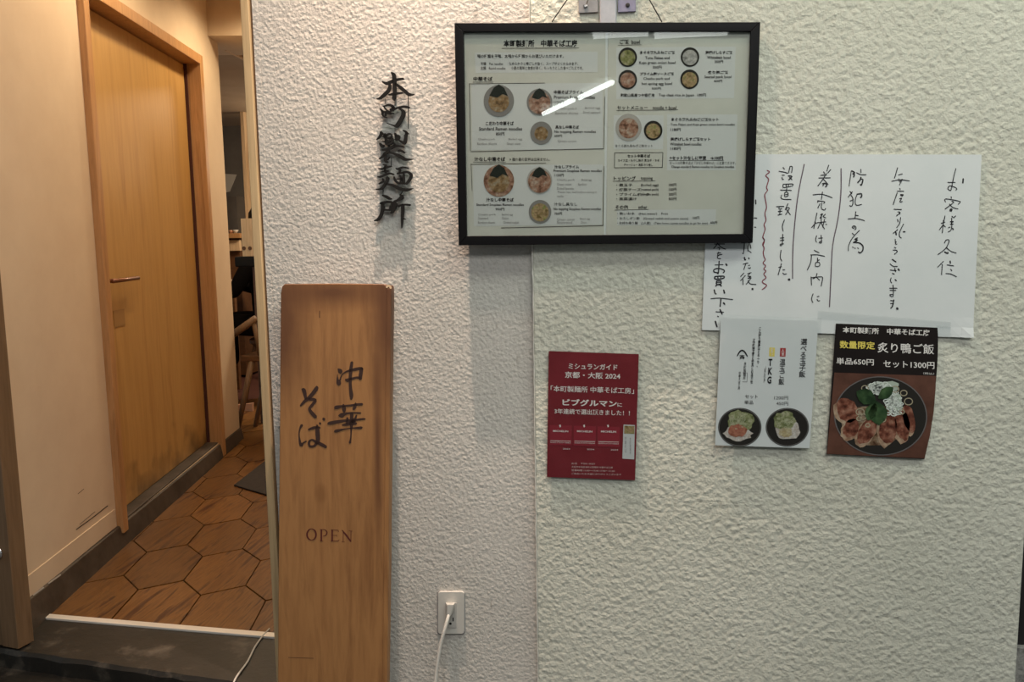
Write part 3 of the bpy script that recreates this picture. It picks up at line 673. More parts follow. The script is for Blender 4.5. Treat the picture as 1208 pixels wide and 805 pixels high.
# a slim raised strip along the right edge
rs = MB().hexa([fp(.962, .99)+bn*.0002, fp(.998, .99)+bn*.0002, fp(.998, .99)+bn*.003, fp(.962, .99)+bn*.003, fp(.962, .01)+bn*.0002, fp(.998, .01)+bn*.0002, fp(.998, .01)+bn*.003, fp(.962, .01)+bn*.003]).build('edge_strip', bmat, sb, bevel=.001)
def PBD(x, y):
    r = ray(x, y); k = (tl+bn*.0006-CAM).dot(bn)/r.dot(bn); return CAM+r*k
BC = [((380, 420), 14.63, "275,225,20 310,260,70 320,290,50; 265,320,8 265,400,30 285,460,75 290,490,60; 310,420,25 330,350,18 370,300,18 440,265,30 540,240,45 640,220,50 690,230,55; 680,215,55 665,320,60 655,400,55; 400,405,20 440,420,55 520,395,40 600,375,35 660,385,40; 515,110,45 500,200,50 490,300,55 485,420,50 490,550,50 505,680,60 500,750,30"),
 ((380, 470), 13.42, "205,160,40 230,145,55 330,125,30 450,115,30 560,100,35 635,95,35; 335,100,25 345,160,60 350,215,35; 530,75,20 520,130,50 495,180,30; 265,275,25 310,270,65 370,245,35 480,232,25 610,235,25; 95,405,35 130,395,50 260,370,45 370,355,35 520,345,30 640,330,30 680,330,25; 320,425,25 400,415,40 540,400,35; 400,310,30 400,400,45; 545,270,20 520,330,35 490,390,35; 380,370,30 520,370,40; 200,530,30 225,520,45 350,490,22 470,475,18 600,470,40 630,465,30; 470,250,50 465,400,55 460,500,25 455,620,20 440,705,35"),
 ((345, 450), 9.47, "110,90,25 130,105,40 150,200,25; 270,60,25 265,85,40 200,170,38 130,230,30 90,275,18; 180,200,30 255,210,32 225,260,30 190,310,30 230,370,38 260,400,35"),
 ((345, 450), 9.47, "105,490,30 80,540,15 75,620,15 95,715,30 120,690,18 155,670,15; 180,540,20 240,520,30 305,520,25; 275,490,20 280,560,45 285,640,45 280,690,40; 280,690,35 220,655,20 185,680,25 195,725,25 240,725,25 280,690,30 330,710,35 375,735,30; 345,415,25 355,430,28; 305,465,20 312,475,22")]
for org, s_, sp in BC: strokes(MB(), sp, PBD, org, s_, fat=1.1).build('brush_character', 'burn', sb)
ow = MB(); OP = ((350, 615), 15.1)
opts = []
for i in range(17):
    a = 2*math.pi*i/16; opts.append('%f,%f,%f' % (265+80*math.cos(a), 240+100*math.sin(a), 14+16*abs(math.cos(a))))
strokes(ow, ' '.join(opts), PBD, *OP)
strokes(ow, "440,155,28 440,355,28; 415,152,8 500,155,15 540,205,22 510,260,18 470,268,8; 415,355,9 470,357,9; 632,160,28 632,355,28; 610,158,10 740,165,12; 742,160,5 744,190,12; 640,255,9 710,258,9; 710,240,4 712,275,10; 610,357,10 740,358,14; 740,358,14 760,330,6; 830,180,12 828,370,12; 815,170,15 880,250,32 965,365,25; 968,175,12 965,365,12; 800,372,8 855,374,8; 800,165,8 830,168,8; 930,175,9 990,180,9", PBD, *OP)
ow.build('open_lettering', 'burn_red', sb)
# small cracks and nail marks
for q in ("426,726 438,727", "446,729 455,729", "453,745 455,758", "377,367 377,375 @.8", "340,776 370,777 @.5"):
    cm = MB(); strokes(cm, q, PBD, (0, 0), 1, width=.9); cm.build('crack', 'burn', sb)
ln_ = MB(); strokes(ln_, "456,339 459,337 461,340", PBD, (0, 0), 1, width=2.4); ln_.build('chipped_corner', 'lightwood', sb)

# ================================================================== SOCKET, PLUG, CORDS
PS = PY(YL-.007)
so = empty('wall_socket', PS(532, 723), 'off white wall socket plate low on the grey white plaster wall', 'socket')
def rrect(x0, y0, x1, y1, r, n=5):
    o = []
    for cx, cy, a in ((x1-r, y0+r, -90), (x1-r, y1-r, 0), (x0+r, y1-r, 90), (x0+r, y0+r, 180)):
        for i in range(n+1):
            t_ = math.radians(a+90*i/n); o.append((cx+r*math.cos(t_), cy+r*math.sin(t_)))
    return o
SH = lambda P_, pts: [P_(x, y) for x, y in pts]
MB().prism(SH(PY(YL-.0072), rrect(516.5, 698.5, 547.5, 748.5, 3.2)), (0, .007, 0)).build('plate', 'plastic', so, bevel=.0012)
MB().prism(SH(PY(YL-.0094), rrect(525.5, 711.5, 538.5, 741, .8)), (0, .0021, 0)).build('socket_insert', 'socket', so, bevel=.0006)
MB().prism(SH(PY(YL-.0022), rrect(515.7, 697.6, 548.6, 748.9, 3.6)), (0, .002, 0)).build('gap_line', 'steel_grey', so)
PH = PY(YL-.0097)
MB().prism(SH(PH, ell(531.4, 736.2, 1.5, 1.5, 12)), (0, .0002, 0)).build('earth_hole', 'dark', so)
MB().prism(SH(PH, [(533.8, 729), (535.2, 729), (535.2, 733.5), (533.8, 733.5)]), (0, .0002, 0)).build('slot', 'dark', so)
MB().prism(SH(PH, [(528.3, 729.6), (529.5, 729.6), (529.5, 732.6), (528.3, 732.6)]), (0, .0002, 0)).build('slot', 'dark', so)
pg = empty('power_plug', PY(YL-.03)(531, 716), 'white plug and cord hanging from the wall socket', 'plug')
a = PY(YL-.010)
pb = MB().hexa(SH(a, [(526.5, 721.5), (535.5, 721.5), (536.8, 711.5), (525.8, 711.5)])+[PY(YL-.036)(x, y) for x, y in [(527, 728), (531.5, 728), (535.5, 713.5), (527, 713.5)]]).build('plug_body', 'plastic', pg, bevel=.002)
cp = [PY(YL-.030)(529.5, 724), PY(YL-.040)(528, 731), PY(YL-.05)(524, 745), PY(YL-.055)(519.5, 762), PY(YL-.06)(516.5, 780), PY(YL-.065)(514, 800), PY(YL-.075)(512, 830), ]
e = cp[-1]; cp += [Vector((e.x-.01, e.y-.015, FZ+.02)), Vector((e.x+.02, e.y-.05, FZ+.0055)), Vector((e.x+.12, e.y-.07, FZ+.0045))]
cq = [tuple(v) for v in cp]
MB().tube([Vector(q) for q in catmull(cq, 6)], .0044, 10).build('cord', 'plastic', pg, smooth=True)
q = [PZ(309, 752, .003), PZ(300, 765, .003), PZ(292, 781, .003)]
e1 = PZ(279, 799, .003); e2 = PZ(274, 812, -.01); e3 = PZ(271, 830, FZ+.003); b0 = PZ(318, 742, .004)
o = MB().tube([Vector(v) for v in catmull([tuple(v) for v in [b0]+q+[e1, e2, e3]], 6)], .0028, 8).build('thin_cable', 'plastic', smooth=True)
tag(o, 'thin white cable lying across the dark stone sill', 'cable')
c_ = PZ(205, 797, FZ)
ss = MB(); 
for k in range(5):
    p = c_+Vector((random.uniform(-.014, .014), random.uniform(-.008, .008), 0)); r = random.uniform(.005, .008)
    ss.lathe(p, [(r, 0), (r*.9, r*.7), (r*.4, r*1.1), (.0005, r*1.15)], 6)
o = ss.build('paper_scrap', 'plastic'); tag(o, 'small crumpled white scrap on the dark pavement before the sill', 'scrap')
#@@FRAME
# ================================================================== HANGING MENU FRAME
YM = 1.968                      # front of the frame
PF = PY(YM)
fr = empty('framed_menu', PF(714, 288), 'black framed ramen menu under glass hanging on cords', 'picture frame')
O4 = [(536, 27), (897, 26), (888, 286.5), (541, 289.5)]; I4 = [(546.5, 37.5), (885.5, 37), (877.5, 276), (550.5, 278.5)]
names = ['frame_rail']*4
for k in range(4):
    a, b = k, (k+1) % 4
    MB().prism([PF(*O4[a]), PF(*O4[b]), PF(*I4[b]), PF(*I4[a])], (0, .0155, 0)).build('frame_rail', 'frame', fr, bevel=.0012)
bk = [(538, 29), (895, 28), (886, 285), (543, 288)]
MB().prism([PY(YM+.016)(*p) for p in bk], (0, .003, 0)).build('backing_board', 'leaf', fr)
PM = PY(YM+.009)
MB().prism([PY(YM+.0118)(x, y) for x, y in [(545, 36), (887, 35.5), (879, 277.5), (549, 280)]], (0, .0012, 0)).build('mount_board', 'paper', fr)
for q in ([(545, 36), (714.5, 35.8), (712.5, 278.7), (549, 280)], [(717.5, 35.8), (887, 35.5), (879, 277.5), (715.3, 278.6)]):
    MB().prism([PY(YM+.010)(x, y) for x, y in q], (0, .0012, 0)).build('menu_sheet', 'menu', fr)
MB().prism([PY(YM+.0035)(x, y) for x, y in [(545, 36), (887, 35.5), (879, 277.5), (549, 280)]], (0, .002, 0)).build('glass_pane', 'glass', fr)
L1, L2, L3, L4 = PY(YM+.0098), PY(YM+.0094), PY(YM+.0090), PY(YM+.0086)
mbw = MB()
for q in [[(560, 62), (705, 61), (705, 85), (561, 86)], [(556, 99), (711, 98), (711, 176), (557, 177)], [(558, 195), (711, 194), (710, 265), (559, 267)],
          [(727, 56), (868, 55), (866, 116), (727, 117)], [(787, 135), (870, 135), (868, 201), (787, 201)], [(724, 136), (783, 136), (782, 176), (724, 176)], [(728, 248), (845, 247), (844, 265), (728, 266)]]:
    flat(mbw, L1, q)
mbw.build('paper_label', 'menu_white', fr)
mk, mg = MB(), MB()
T = lambda s, x0, y0, x1, y1, b=.012, v=False, tl_=0.0: text(mk, s, L3, (x0, y0, x1, y1), tl_, b, v)
G = lambda s, x0, y0, x1, y1, b=.0: text(mg, s, L3, (x0, y0, x1, y1), 0, b)
T('本町製麺所　中華そば工房', 594, 47, 681, 55.5, .025); hline(mk, L3, 592, 57, 683, 56.6, .6)
T('麺の種類を平麺、太麺から種類からお選びいただけます。', 563, 64.2, 665, 68.4)
T('平麺　Flat noodles　　なめらかさと喉ごしが良く、スープがよくからみます。', 567, 73.2, 682, 77, .005)
T('太麺　Round noodles　　小麦の風味と食感が良く、もっちりとした食べごたえです。', 567, 78.3, 688, 82.4, .005)
T('中華そば', 558.5, 90.5, 581, 95.5, .03)
hline(mk, L3, 558, 97, 582, 96.9, .5); hline(mk, L3, 553.5, 99, 643, 98, .6); hline(mk, L3, 553.7, 98.5, 555, 178, .6); hline(mk, L3, 555, 179, 712, 175.5, .7); hline(mk, L3, 713.6, 114, 712, 176, .6)
T('こだわり中華そば', 573, 143.3, 606, 148, .03); T('Standard Ramen noodles', 565, 150, 616, 154, .015); T('850円', 585, 156, 595, 160, .015)
T('中華そばプライム', 653.5, 106.5, 688, 111, .03); T('Premium Ramen noodles', 653.5, 112.7, 702, 116.8, .015); T('1100円', 653.5, 118.5, 665, 122.8, .015)
T('具なし中華そば', 655, 148, 683, 152, .03); T('No topping Ramen noodles', 654, 153.8, 703, 157.8, .012); T('650円', 654, 158.8, 663, 162, .015)
T('汁なし中華そば', 559.5, 185.3, 596, 190.3, .03); T('※ 麺の量の変更は出来ません。', 601, 186, 649, 190, .005); hline(mk, L3, 558, 191.3, 597, 191.2, .5)
hline(mk, L3, 555.5, 194, 644, 192.6, .6); hline(mk, L3, 555.7, 193, 557, 225, .5); hline(mk, L3, 591, 269, 711, 266.2, .7); hline(mk, L3, 712.4, 196, 711.2, 266.5, .6)
T('汁なし中華そば', 573.5, 233.6, 606, 238, .03); T('Standard Soupless Ramen noodles', 562, 240.2, 618, 243.8, .012); T('950円', 584.5, 245.3, 595, 248.6, .012)
T('汁なしプライム', 654, 195, 683, 198.8, .03); T('Premium Soupless Ramen noodles', 653, 200, 710, 204, .012); T('1150円', 654, 205, 665, 208.6, .012)
T('汁なし具なし', 653.5, 239, 681, 243, .01); T('No topping Soupless Ramen noodles', 653, 245, 709, 249, .012); T('750円', 654, 250.5, 663, 254, .012)
for s, x0, y0, x1 in [('Chashu pork', 564, 163, 584), ('Boiled egg', 600, 163, 616), ('Bamboo shoots', 563, 168, 586), ('Green onion', 598, 168, 614),
                      ('Chashu pork 3', 657, 127, 680), ('Boiled egg', 690, 126, 708), ('Bamboo shoots', 655, 132, 682), ('Dried seaweed', 688, 131, 708), ('Green onion', 658, 165, 680),
                      ('Chashu pork', 657, 211, 678), ('Boiled egg', 686, 211, 698), ('Green onion', 657, 216, 674), ('Bamboo', 682, 216, 692), ('Dried bonito', 657, 221, 677), ('Please mix well before eating it', 658, 225.5, 704), ('noodles', 657, 230, 665),
                      ('Chashu pork', 564, 252, 585), ('Boiled egg', 592, 252, 605), ('Seaweed', 564, 256, 576), ('Onion', 592, 256, 600), ('Bamboo shoots', 564, 261, 584), ('Grated radish', 594, 261, 612),
                      ('Green onion', 657, 257.5, 678), ('Dried egg', 684, 257, 696), ('Seaweed', 657, 261, 675), ('Onion', 685, 261, 692)]:
    G(s, x0, y0, x1, y0+3)
T('ご飯　', 731, 46.5, 742, 52, .02); T('bowl', 745, 47, 755, 52); hline(mk, L3, 729, 53.4, 757, 52.8, .5)
T('まぐろ節九条ねぎご飯', 755, 60, 796, 64.2, .03); T('Tuna Flakes and', 761, 66.5, 790, 70); T('Kujo green onion bowl', 754, 72.3, 797, 76.6); T('350円', 770, 77.5, 780.5, 81.3)
T('釜揚げしらすご飯', 832, 60, 864, 64, .03); T('Whitebait bowl', 834, 66, 862, 69.6); T('350円', 843, 71, 853, 74.6)
T('プライム豚ソースご飯', 755, 85.3, 795, 89, .03); T('Chashu pork and', 759, 91.2, 790, 95); T('hot spring egg bowl', 757, 97, 793, 101.3); T('500円', 769, 103, 779.5, 106)
T('炙り豚ご飯', 835, 83.5, 859, 87.3, .03); T('Seared pork bowl', 831, 89, 863, 93.2); T('400円', 842, 94.2, 852, 97.4)
T('和歌山県産つや姫使用', 732, 110.3, 772, 114.5, .02); T('Top class rice in Japan  100円', 777, 110.2, 833, 114.6)
T('セットメニュー', 728, 124.8, 764, 129.3, .015); T('noodle + bowl', 770, 125, 798, 129.3); hline(mk, L3, 727, 130.4, 800, 129.6, .5)
T('まぐろ節九条ねぎご飯セット', 792, 139, 848, 143.3, .03); T('Tuna Flakes and Kujo green onion bowl noodles', 791, 145.6, 867, 149); T('1180円', 791, 151, 803, 154.8)
T('釜揚げしらすご飯セット', 791, 162.2, 838, 166.4, .03); T('Whitebait bowl noodles', 790.5, 168.4, 827.5, 171.8); T('1180円', 791, 173.5, 803, 177.2)
T('まぐろ節九条ねぎご飯セット', 726, 170.5, 770, 173.8, .0)
hline(mk, L3, 725, 180.3, 782, 180, .6); hline(mk, L3, 782, 180, 781.4, 197.5, .6); hline(mk, L3, 724.8, 198, 781.4, 197.5, .6); hline(mk, L3, 725, 180.3, 724.8, 198, .6)
T('セット中華そば', 740, 182.2, 767, 186, .03); T('ライス並・もやし焼き 煮玉子・ネギ', 729, 187.7, 778, 191, .01); T('チャーシュー 高菜 のり増し', 736, 193, 770, 196.2, .01)
T('※セット汁なしに変更　→100円', 790, 184, 853, 188.8, .03); hline(mk, L3, 789, 189.6, 854, 189.2, .5)
T('セットの中華そばは「汁なし中華そば」に変更できます。', 790, 190.6, 868, 194.2, .0); T('Change standard Ramen noodles to Soupless noodles', 792, 195.4, 866, 199)
T('トッピング', 724, 208, 750, 213, .02); T('topping', 756, 208.5, 770, 213); hline(mk, L3, 723, 214, 773, 213.4, .5)
for s, e_, p_, y in (('・煮玉子', '(boiled egg)', '100円', 216.6), ('・焼豚チーズ', '(roasted pork)', '150円', 222), ('・プライムポーク', '(Chashu pork)', '200円', 227.6), ('・高菜漬け', '', '50円', 233)):
    T(s, 727, y, 727+5*len(s)-1, y+3.6, .012)
    if e_: T(e_, 756, y+.2, 777, y+3.8)
    T(p_, 789, y-.2, 798, y+3.4)
T('その他', 726, 242, 741, 247, .02); T('other', 753, 242.3, 763.5, 246.5); hline(mk, L3, 725, 248, 765, 247.2, .5)
for s, p_, y, x1, x2, x3 in (('・熱いお水　(Hot water)　Free', '', 250.3, 788, 0, 0), ('・おろしポン酢　(Grated radish and ponzu sauce)', '100円', 256, 812, 817, 825), ('・お持ち帰り麺　(2人前)　(Take home ramen noodles to go for two)', '600円', 261.5, 835, 838, 846)):
    T(s, 728, y, x1, y+4, .005)
    if p_: T(p_, x2, y-.6, x3, y+3, .01)
mk.build('printed_text', 'ink', fr); mg.build('faint_text', 'ink_grey', fr)
# printed bowl pictures
def food(name, cols, scale=220, rough=.5):
    m = mat(name, cols[0], rough, spec=.15); t, ns, ln, b = nodes(m); v = coords(t)
    vo = tex(t, 'Voronoi', scale, v); no = tex(t, 'Noise', scale*.45, v, Detail=3.0)
    k = len(cols); r = ramp(t, no.outputs[0], [(.30+.4*i/(k-1), c_) for i, c_ in enumerate(cols)])
    g = ramp(t, vo.outputs['Distance'], [(.0, (1, 1, 1)), (.8, (.45, .42, .4))])
    ln.new(mixc(t, .6, r, g, 'MULTIPLY'), b.inputs['Base Color']); return m
F_bowl = mat('print_bowl_grey', (.20, .195, .19),.6, spec=.1); F_dark = mat('print_bowl_black', (.022, .02, .018),.6, spec=.1); F_rim = mat('print_bowl_rim', (.33, .32, .30), .5)
F_pork = food('print_pork', [(.13, .06, .035), (.36, .20, .14), (.46, .38, .31)]); F_soup = food('print_noodle', [(.12, .075, .035), (.30, .19, .09), (.38, .33, .24)])
F_green = food('print_green', [(.10, .11, .03), (.25, .26, .10), (.40, .37, .27)]); F_white = food('print_whitebait', [(.18, .18, .18), (.42, .43, .42), (.5, .5, .48)])
F_mix = food('print_mixed', [(.15, .11, .03), (.42, .30, .17), (.22, .26, .08)]); F_nori = mat('print_nori', (.018, .022, .018),.6, spec=.1)
def pic(cx, cy, r, rimmat, foodmat, nori=False, k=.78):
    mb = MB(); flat(mb, L3, ell(cx, cy, r, r*1.05)); mb.build('printed_bowl', rimmat, fr)
    mb = MB(); flat(mb, L4, ell(cx, cy+r*.05, r*k, r*k*1.03)); mb.build('printed_food', foodmat, fr)
    if nori:
        mb = MB(); flat(mb, PY(YM+.0082), [(cx-r*.62, cy-r*.35), (cx-r*.35, cy-r*.85), (cx, cy-r*1.08), (cx+r*.35, cy-r*.85), (cx+r*.6, cy-r*.3), (cx+r*.25, cy-r*.45), (cx-r*.1, cy-r*.2)]); mb.build('printed_nori', F_nori, fr)
pic(588.5, 119, 18, F_bowl, F_soup, True, .68); pic(636.5, 120.5, 15.2, F_bowl, F_pork, True, .85); pic(638.5, 157, 13, F_bowl, F_soup, False, .62)
pic(588.5, 213.5, 18, F_pork, F_soup, True, .7); pic(636.5, 213, 15, F_rim, F_pork, True, .9); pic(637, 250, 13.4, F_bowl, F_mix, False, .78)
for cx, cy, r, f_ in ((740.5, 67.5, 11, F_green), (740.5, 94, 11, F_pork), (814, 67.3, 11, F_white), (813.5, 93.5, 11, F_mix)): pic(cx, cy, r, F_dark, f_, False, .8)
pic(741.5, 150.5, 15.5, F_rim, F_pork, False, .75); pic(770.5, 154, 11, F_dark, F_mix, False, .78)
# cords, hook, pipe with bracket plates
YP = 1.965
hk = PY(1.962)(722, -78)
cdm = empty('hanging_cord', hk, 'thin black cord looped from the hook down to the menu frame', 'cord')
for a in ((651, 26), (781, 26)): MB().tube([PY(YM+.012)(*a), hk], .0013, 6).build('cord_strand', 'black', cdm)
pi = empty('cable_channel', PY(1.975)(718, 20), 'vertical grey steel cable channel behind the menu frame with bracket plates', 'cable channel')
p0 = PY(1.9785)(717.5, 22); 
p0 = PY(1.99)(717.5, 36)
MB().box((p0.x-.019, 1.9885, p0.z), (p0.x+.019, 1.9995, 3.08)).build('channel_cover', 'pipe', pi, bevel=.004, seg=4)
MB().tube([hk+Vector((0, .026, .004)), hk+Vector((0, .006, .003)), hk+Vector((0, 0, .006))], .0022, 8).build('hook', 'chrome', pi, smooth=True)
for (x0, x1, yb, m_, sx, sy) in ((682.5, 705.5, 15.5, 'steel_grey', 690.5, 7.5), (729, 750, 14.5, 'steel_violet', 740.5, 6)):
    P_ = PY(1.994); a = P_(x0, yb); b = P_(x1, yb)
    pt = MB().box((a.x, 1.994, a.z), (b.x, 1.9995, a.z+.2)).build('bracket_plate', m_, pi, bevel=.001)
    MB().lathe(PY(1.9939)(sx, sy), [(.005, 0), (.0045, .002), (.002, .0025)], 12, (0, -1, 0)).build('screw', 'chrome' if x0 < 700 else 'dark', pi)
o = MB().tube([PY(1.985)(692, 5), PY(1.975)(694.5, -3), PY(1.97)(698, -14)], .0016, 8).build('cable_tie', 'plastic', pi, smooth=True)
#@@PAPERS
# ================================================================== PAPERS ON THE RIGHT WALL
def paper(name, m, quad, Y, parent=None, nx=24, ny=18, bulge=.0, corner=None, thick=.0006, bow=0):
    if m == 'sleeve': thick = 0
    """grid sheet between four photo corners (TL,TR,BR,BL) with slight bulge"""
    P_ = PY(Y); c4 = [P_(*q) for q in quad]; V = []; F = []
    for j in range(ny+1):
        for i in range(nx+1):
            u, v = i/nx, j/ny
            p = c4[0]*(1-u)*(1-v)+c4[1]*u*(1-v)+c4[2]*u*v+c4[3]*(1-u)*v
            if bow: p = p + (P_(604+bow, 400)-P_(604, 400))*u*math.sin(math.pi*v**.8)
            d = bulge*math.sin(math.pi*u)*math.sin(math.pi*v)
            if corner:
                for (cu, cv, r, hgt) in corner:
                    q = math.hypot(u-cu, v-cv)
                    if q < r: d += hgt*(1-q/r)**2
            V.append(p-Vector((0, d, 0)))
    for j in range(ny):
        for i in range(nx):
            a = j*(nx+1)+i; F.append((a, a+nx+1, a+nx+2, a+1))
    o = link(name, V, F, m, parent, m == 'sleeve')
    if thick: s = o.modifiers.new('thickness', 'SOLIDIFY'); s.thickness = thick; s.offset = 0
    return o
# handwritten notice
YN = YF-.006
nt = empty('handwritten_notice', PY(YN)(1000, 395), 'large white handwritten Japanese notice sheet taped to the green white wall', 'notice')
paper('sheet', 'paper', [(836, 182), (1158, 182.5), (1147.5, 398.5), (828, 389.5)], YN, nt, corner=[(1, 1, .10, .006)])
PN = PY(YN-.0009)
hw = MB(); WD = 1.1
S = lambda org, s_, sp: strokes(hw, sp, PN, org, s_, width=WD, sub=3)
S((1100, 190), 10.74, "297,95 270,200 240,350 225,375 195,350 220,315 290,335 308,355 298,370; 195,272 290,272; 390,225 385,280 @1.8; 237,450 240,475; 165,520 170,480 340,510 345,530 325,550; 245,510 270,520 225,560 160,610; 215,545 260,590 325,608; 225,615 245,610 238,635 222,625 @1.8; 160,695 135,805; 110,790 160,775; 245,700 265,715; 295,695 270,720; 245,720 243,805; 225,770 265,765")
S((1100, 260), 10.74, "140,0 125,160; 130,60 90,120; 140,60 165,85; 245,0 245,90 225,135 200,145; 225,20 265,20; 225,50 265,48; 255,100 265,120 @1.6; 200,95 225,85; 150,290 175,250 210,250 205,285 165,360 70,435; 175,345 230,390 300,415; 155,400 190,420 195,405 @1.8; 140,520 65,595; 125,560 115,690; 225,515 228,545 @1.6; 185,565 270,578; 230,620 245,640; 170,675 230,680 305,715")
S((1045, 190), 11.5, "160,90 118,235; 170,190 225,175; 80,275 190,255 320,270; 175,240 190,280 225,245 185,325; 190,370 195,390; 155,410 245,410; 155,430 98,595; 200,460 235,460 215,475 @1.8; 185,515 215,505 190,555 225,550; 110,655 215,660; 165,690 195,700 145,745; 185,690 190,720")
S((1040, 240), 11.5, "215,215 225,250; 258,190 245,270 205,330; 155,410 220,355; 190,385 200,425 @1.7; 298,280 245,390 245,450 268,470; 295,385 320,385 @1.6; 185,485 190,550 210,550; 200,520 190,530; 175,598 195,605; 155,635 200,635 210,660 175,690")
S((1040, 300), 11.5, "145,70 195,105 @1.5; 115,130 160,165 215,165; 115,215 200,225; 180,190 190,240; 225,200 240,220 @2; 145,260 175,270; 130,320 120,360 135,390; 185,345 200,360 @1.5; 110,462 210,462; 115,490 195,492; 155,415 160,560 130,572 112,550 160,545; 120,630 170,632; 120,670 165,670; 165,620 150,700 125,735 @1.6; 208,732 218,745 @2.8")
S((990, 190), 13.4, "190,160 155,400; 195,155 245,185 215,205 240,215 225,255 @1.6; 342,130 345,185; 275,185 340,215 425,215; 345,255 330,300 290,345 @1.6; 335,290 375,295 350,385 335,370 @1.6; 170,480 200,520; 210,485 140,575; 185,540 215,590 215,680 195,715 165,705; 170,635 225,610; 285,525 355,520 350,570 335,575 @1.6; 285,520 255,610 260,685 300,700 355,685")
S((990, 245), 13.4, "262,65 250,165; 255,120 300,128; 140,180 250,172 330,185 400,208; 240,290 235,325 205,315 225,290 260,300 265,335 245,350; 205,405 235,430; 320,360 210,480 150,600 145,685; 290,480 245,505 290,510 225,555 @1.6; 225,550 320,560 375,610 370,680 330,718 305,700 @1.6; 210,620 225,635; 245,635 255,650; 290,635 305,650")
S((950, 190), 9.47, "262,45 240,115; 285,95 250,135; 205,120 215,145; 170,160 240,155; 150,190 280,188; 235,135 200,200 140,280; 200,200 235,240 255,262; 190,255 225,250 240,275 225,290 @1.6; 210,255 195,280; 85,378 190,372 300,410; 192,345 180,430; 140,465 140,440; 140,445 215,455 205,475; 165,475 140,525; 185,470 180,525 210,550 228,530; 130,580 95,755; 70,745 110,700; 105,680 125,700; 170,600 195,590 165,640; 225,595 200,620 230,635; 130,690 230,680; 180,600 180,690 215,760; 170,690 140,755; 215,650 195,740; 228,705 240,712")
S((945, 270), 8.47, "155,70 145,110 155,135; 175,95 215,92; 200,65 205,140 180,135 200,125; 130,215 180,240; 95,262 160,260 235,275; 105,260 95,340 62,412; 165,290 165,335; 165,315 185,312; 145,340 145,375 185,370 180,335 145,340; 100,480 105,565; 100,490 200,480 215,500 200,575; 160,445 150,480 120,500; 150,480 185,515; 120,650 105,700 118,740; 160,680 180,675; 160,705 170,722 188,718")
S((910, 190), 10.73, "148,80 165,105; 95,130 185,145; 135,180 165,180; 135,205 140,235 155,230; 235,70 215,150 180,145; 235,70 265,75 255,150; 215,190 260,195 220,240 @1.6; 230,205 262,240; 150,295 150,335 200,330 265,315 265,290 150,295; 185,295 190,330; 215,295 215,325; 115,368 255,372; 195,345 190,395; 170,400 170,450 210,440 205,395 170,400; 175,425 205,420; 130,430 130,480 250,487; 65,578 160,575; 105,575 95,605 135,605; 85,640 135,635; 110,610 105,680; 85,685 135,672; 210,540 175,620; 185,595 230,595 180,680; 190,610 240,682")
S((910, 255), 10.06, "155,45 130,120 140,180; 105,262 150,258; 105,290 150,285; 135,215 130,330 110,352 105,335 145,330; 115,405 105,490 125,535; 120,565 80,700; 85,610 120,600; 135,640 160,638; 135,675 155,692 180,685; 205,750 215,758 @2.8")
S((868, 280), 11.5, "75,75 155,72; 118,75 105,215 90,215; 165,75 215,72; 185,80 165,130 165,190; 195,100 205,150; 170,180 210,210; 118,270 122,310 135,300 @1.5; 175,280 180,295 @1.5; 100,365 165,350; 140,350 108,440; 170,385 190,380; 170,415 190,425 200,410; 110,485 65,535; 130,520 65,590; 98,570 98,645; 160,495 210,480; 190,490 165,530 205,530 165,560; 175,560 210,550 140,640; 165,590 200,635 275,640; 222,698 230,708 @2.4")
S((835, 280), 12.4, "95,100 245,100; 150,60 130,110 85,165; 145,95 200,150 260,175; 145,155 175,155 165,185; 135,235 190,228; 160,215 140,270; 155,265 210,250; 180,250 140,285 150,310 190,315; 165,350 155,520 140,528 @1.5; 105,405 225,402; 155,520 95,510 90,475 160,455 235,480 240,505 225,520 @1.5; 265,390 280,415 @2; 105,575 105,610 190,610 235,595 230,570 105,575 @1.6; 145,575 150,610; 190,580 190,605; 130,640 130,690 190,685 190,640 130,640 @1.6; 135,665 190,660; 145,690 115,715 @1.6; 165,685 200,715 @1.6")
S((830, 320), 10.73, "135,235 145,280 160,290 @1.6; 255,240 265,280 @1.9; 90,350 200,342 370,360; 220,350 210,450 @1.5; 250,400 268,420 @1.9; 155,515 255,520; 208,485 235,545 @1.7; 175,570 190,578; 148,635 170,705 @1.9")
S((885, 190), 8.05, "52,370 54,410 @1.5; 35,540 62,543; 40,628 55,630")
hw.build('handwriting', 'pen', nt)
vl = MB(); strokes(vl, "578,97 577,200 565,300 545,400 538,520 532,645; 432,80 405,220 388,400 386,533", PN, (820, 170), 3.356, width=1.25, sub=4); vl.build('ruled_line', 'pen_line', nt)
wv = MB(); strokes(wv, "160,90 183,105 148,140 175,175 155,250 165,280 138,320 145,370 155,440 140,500 150,560 132,605 142,650 120,720 135,760 118,805", PN, (885, 190), 8.05, width=1.2)
strokes(wv, "362,0 390,40 365,95 385,150 372,210 385,270 400,305 370,350 405,390 380,430 408,460 380,500 410,550 365,590 370,620 420,655 360,710", PN, (868, 280), 11.5, width=1.2); wv.build('wavy_line', 'pen_red', nt)
paper('tape_strip', 'sleeve', [(965, 367), (1122, 380), (1121, 388), (964, 377)], YN-.0016, nt, 6, 2)
paper('tape_strip', 'sleeve', [(1104, 384), (1122, 386), (1121, 398), (1103, 396)], YN-.0018, nt, 2, 2)

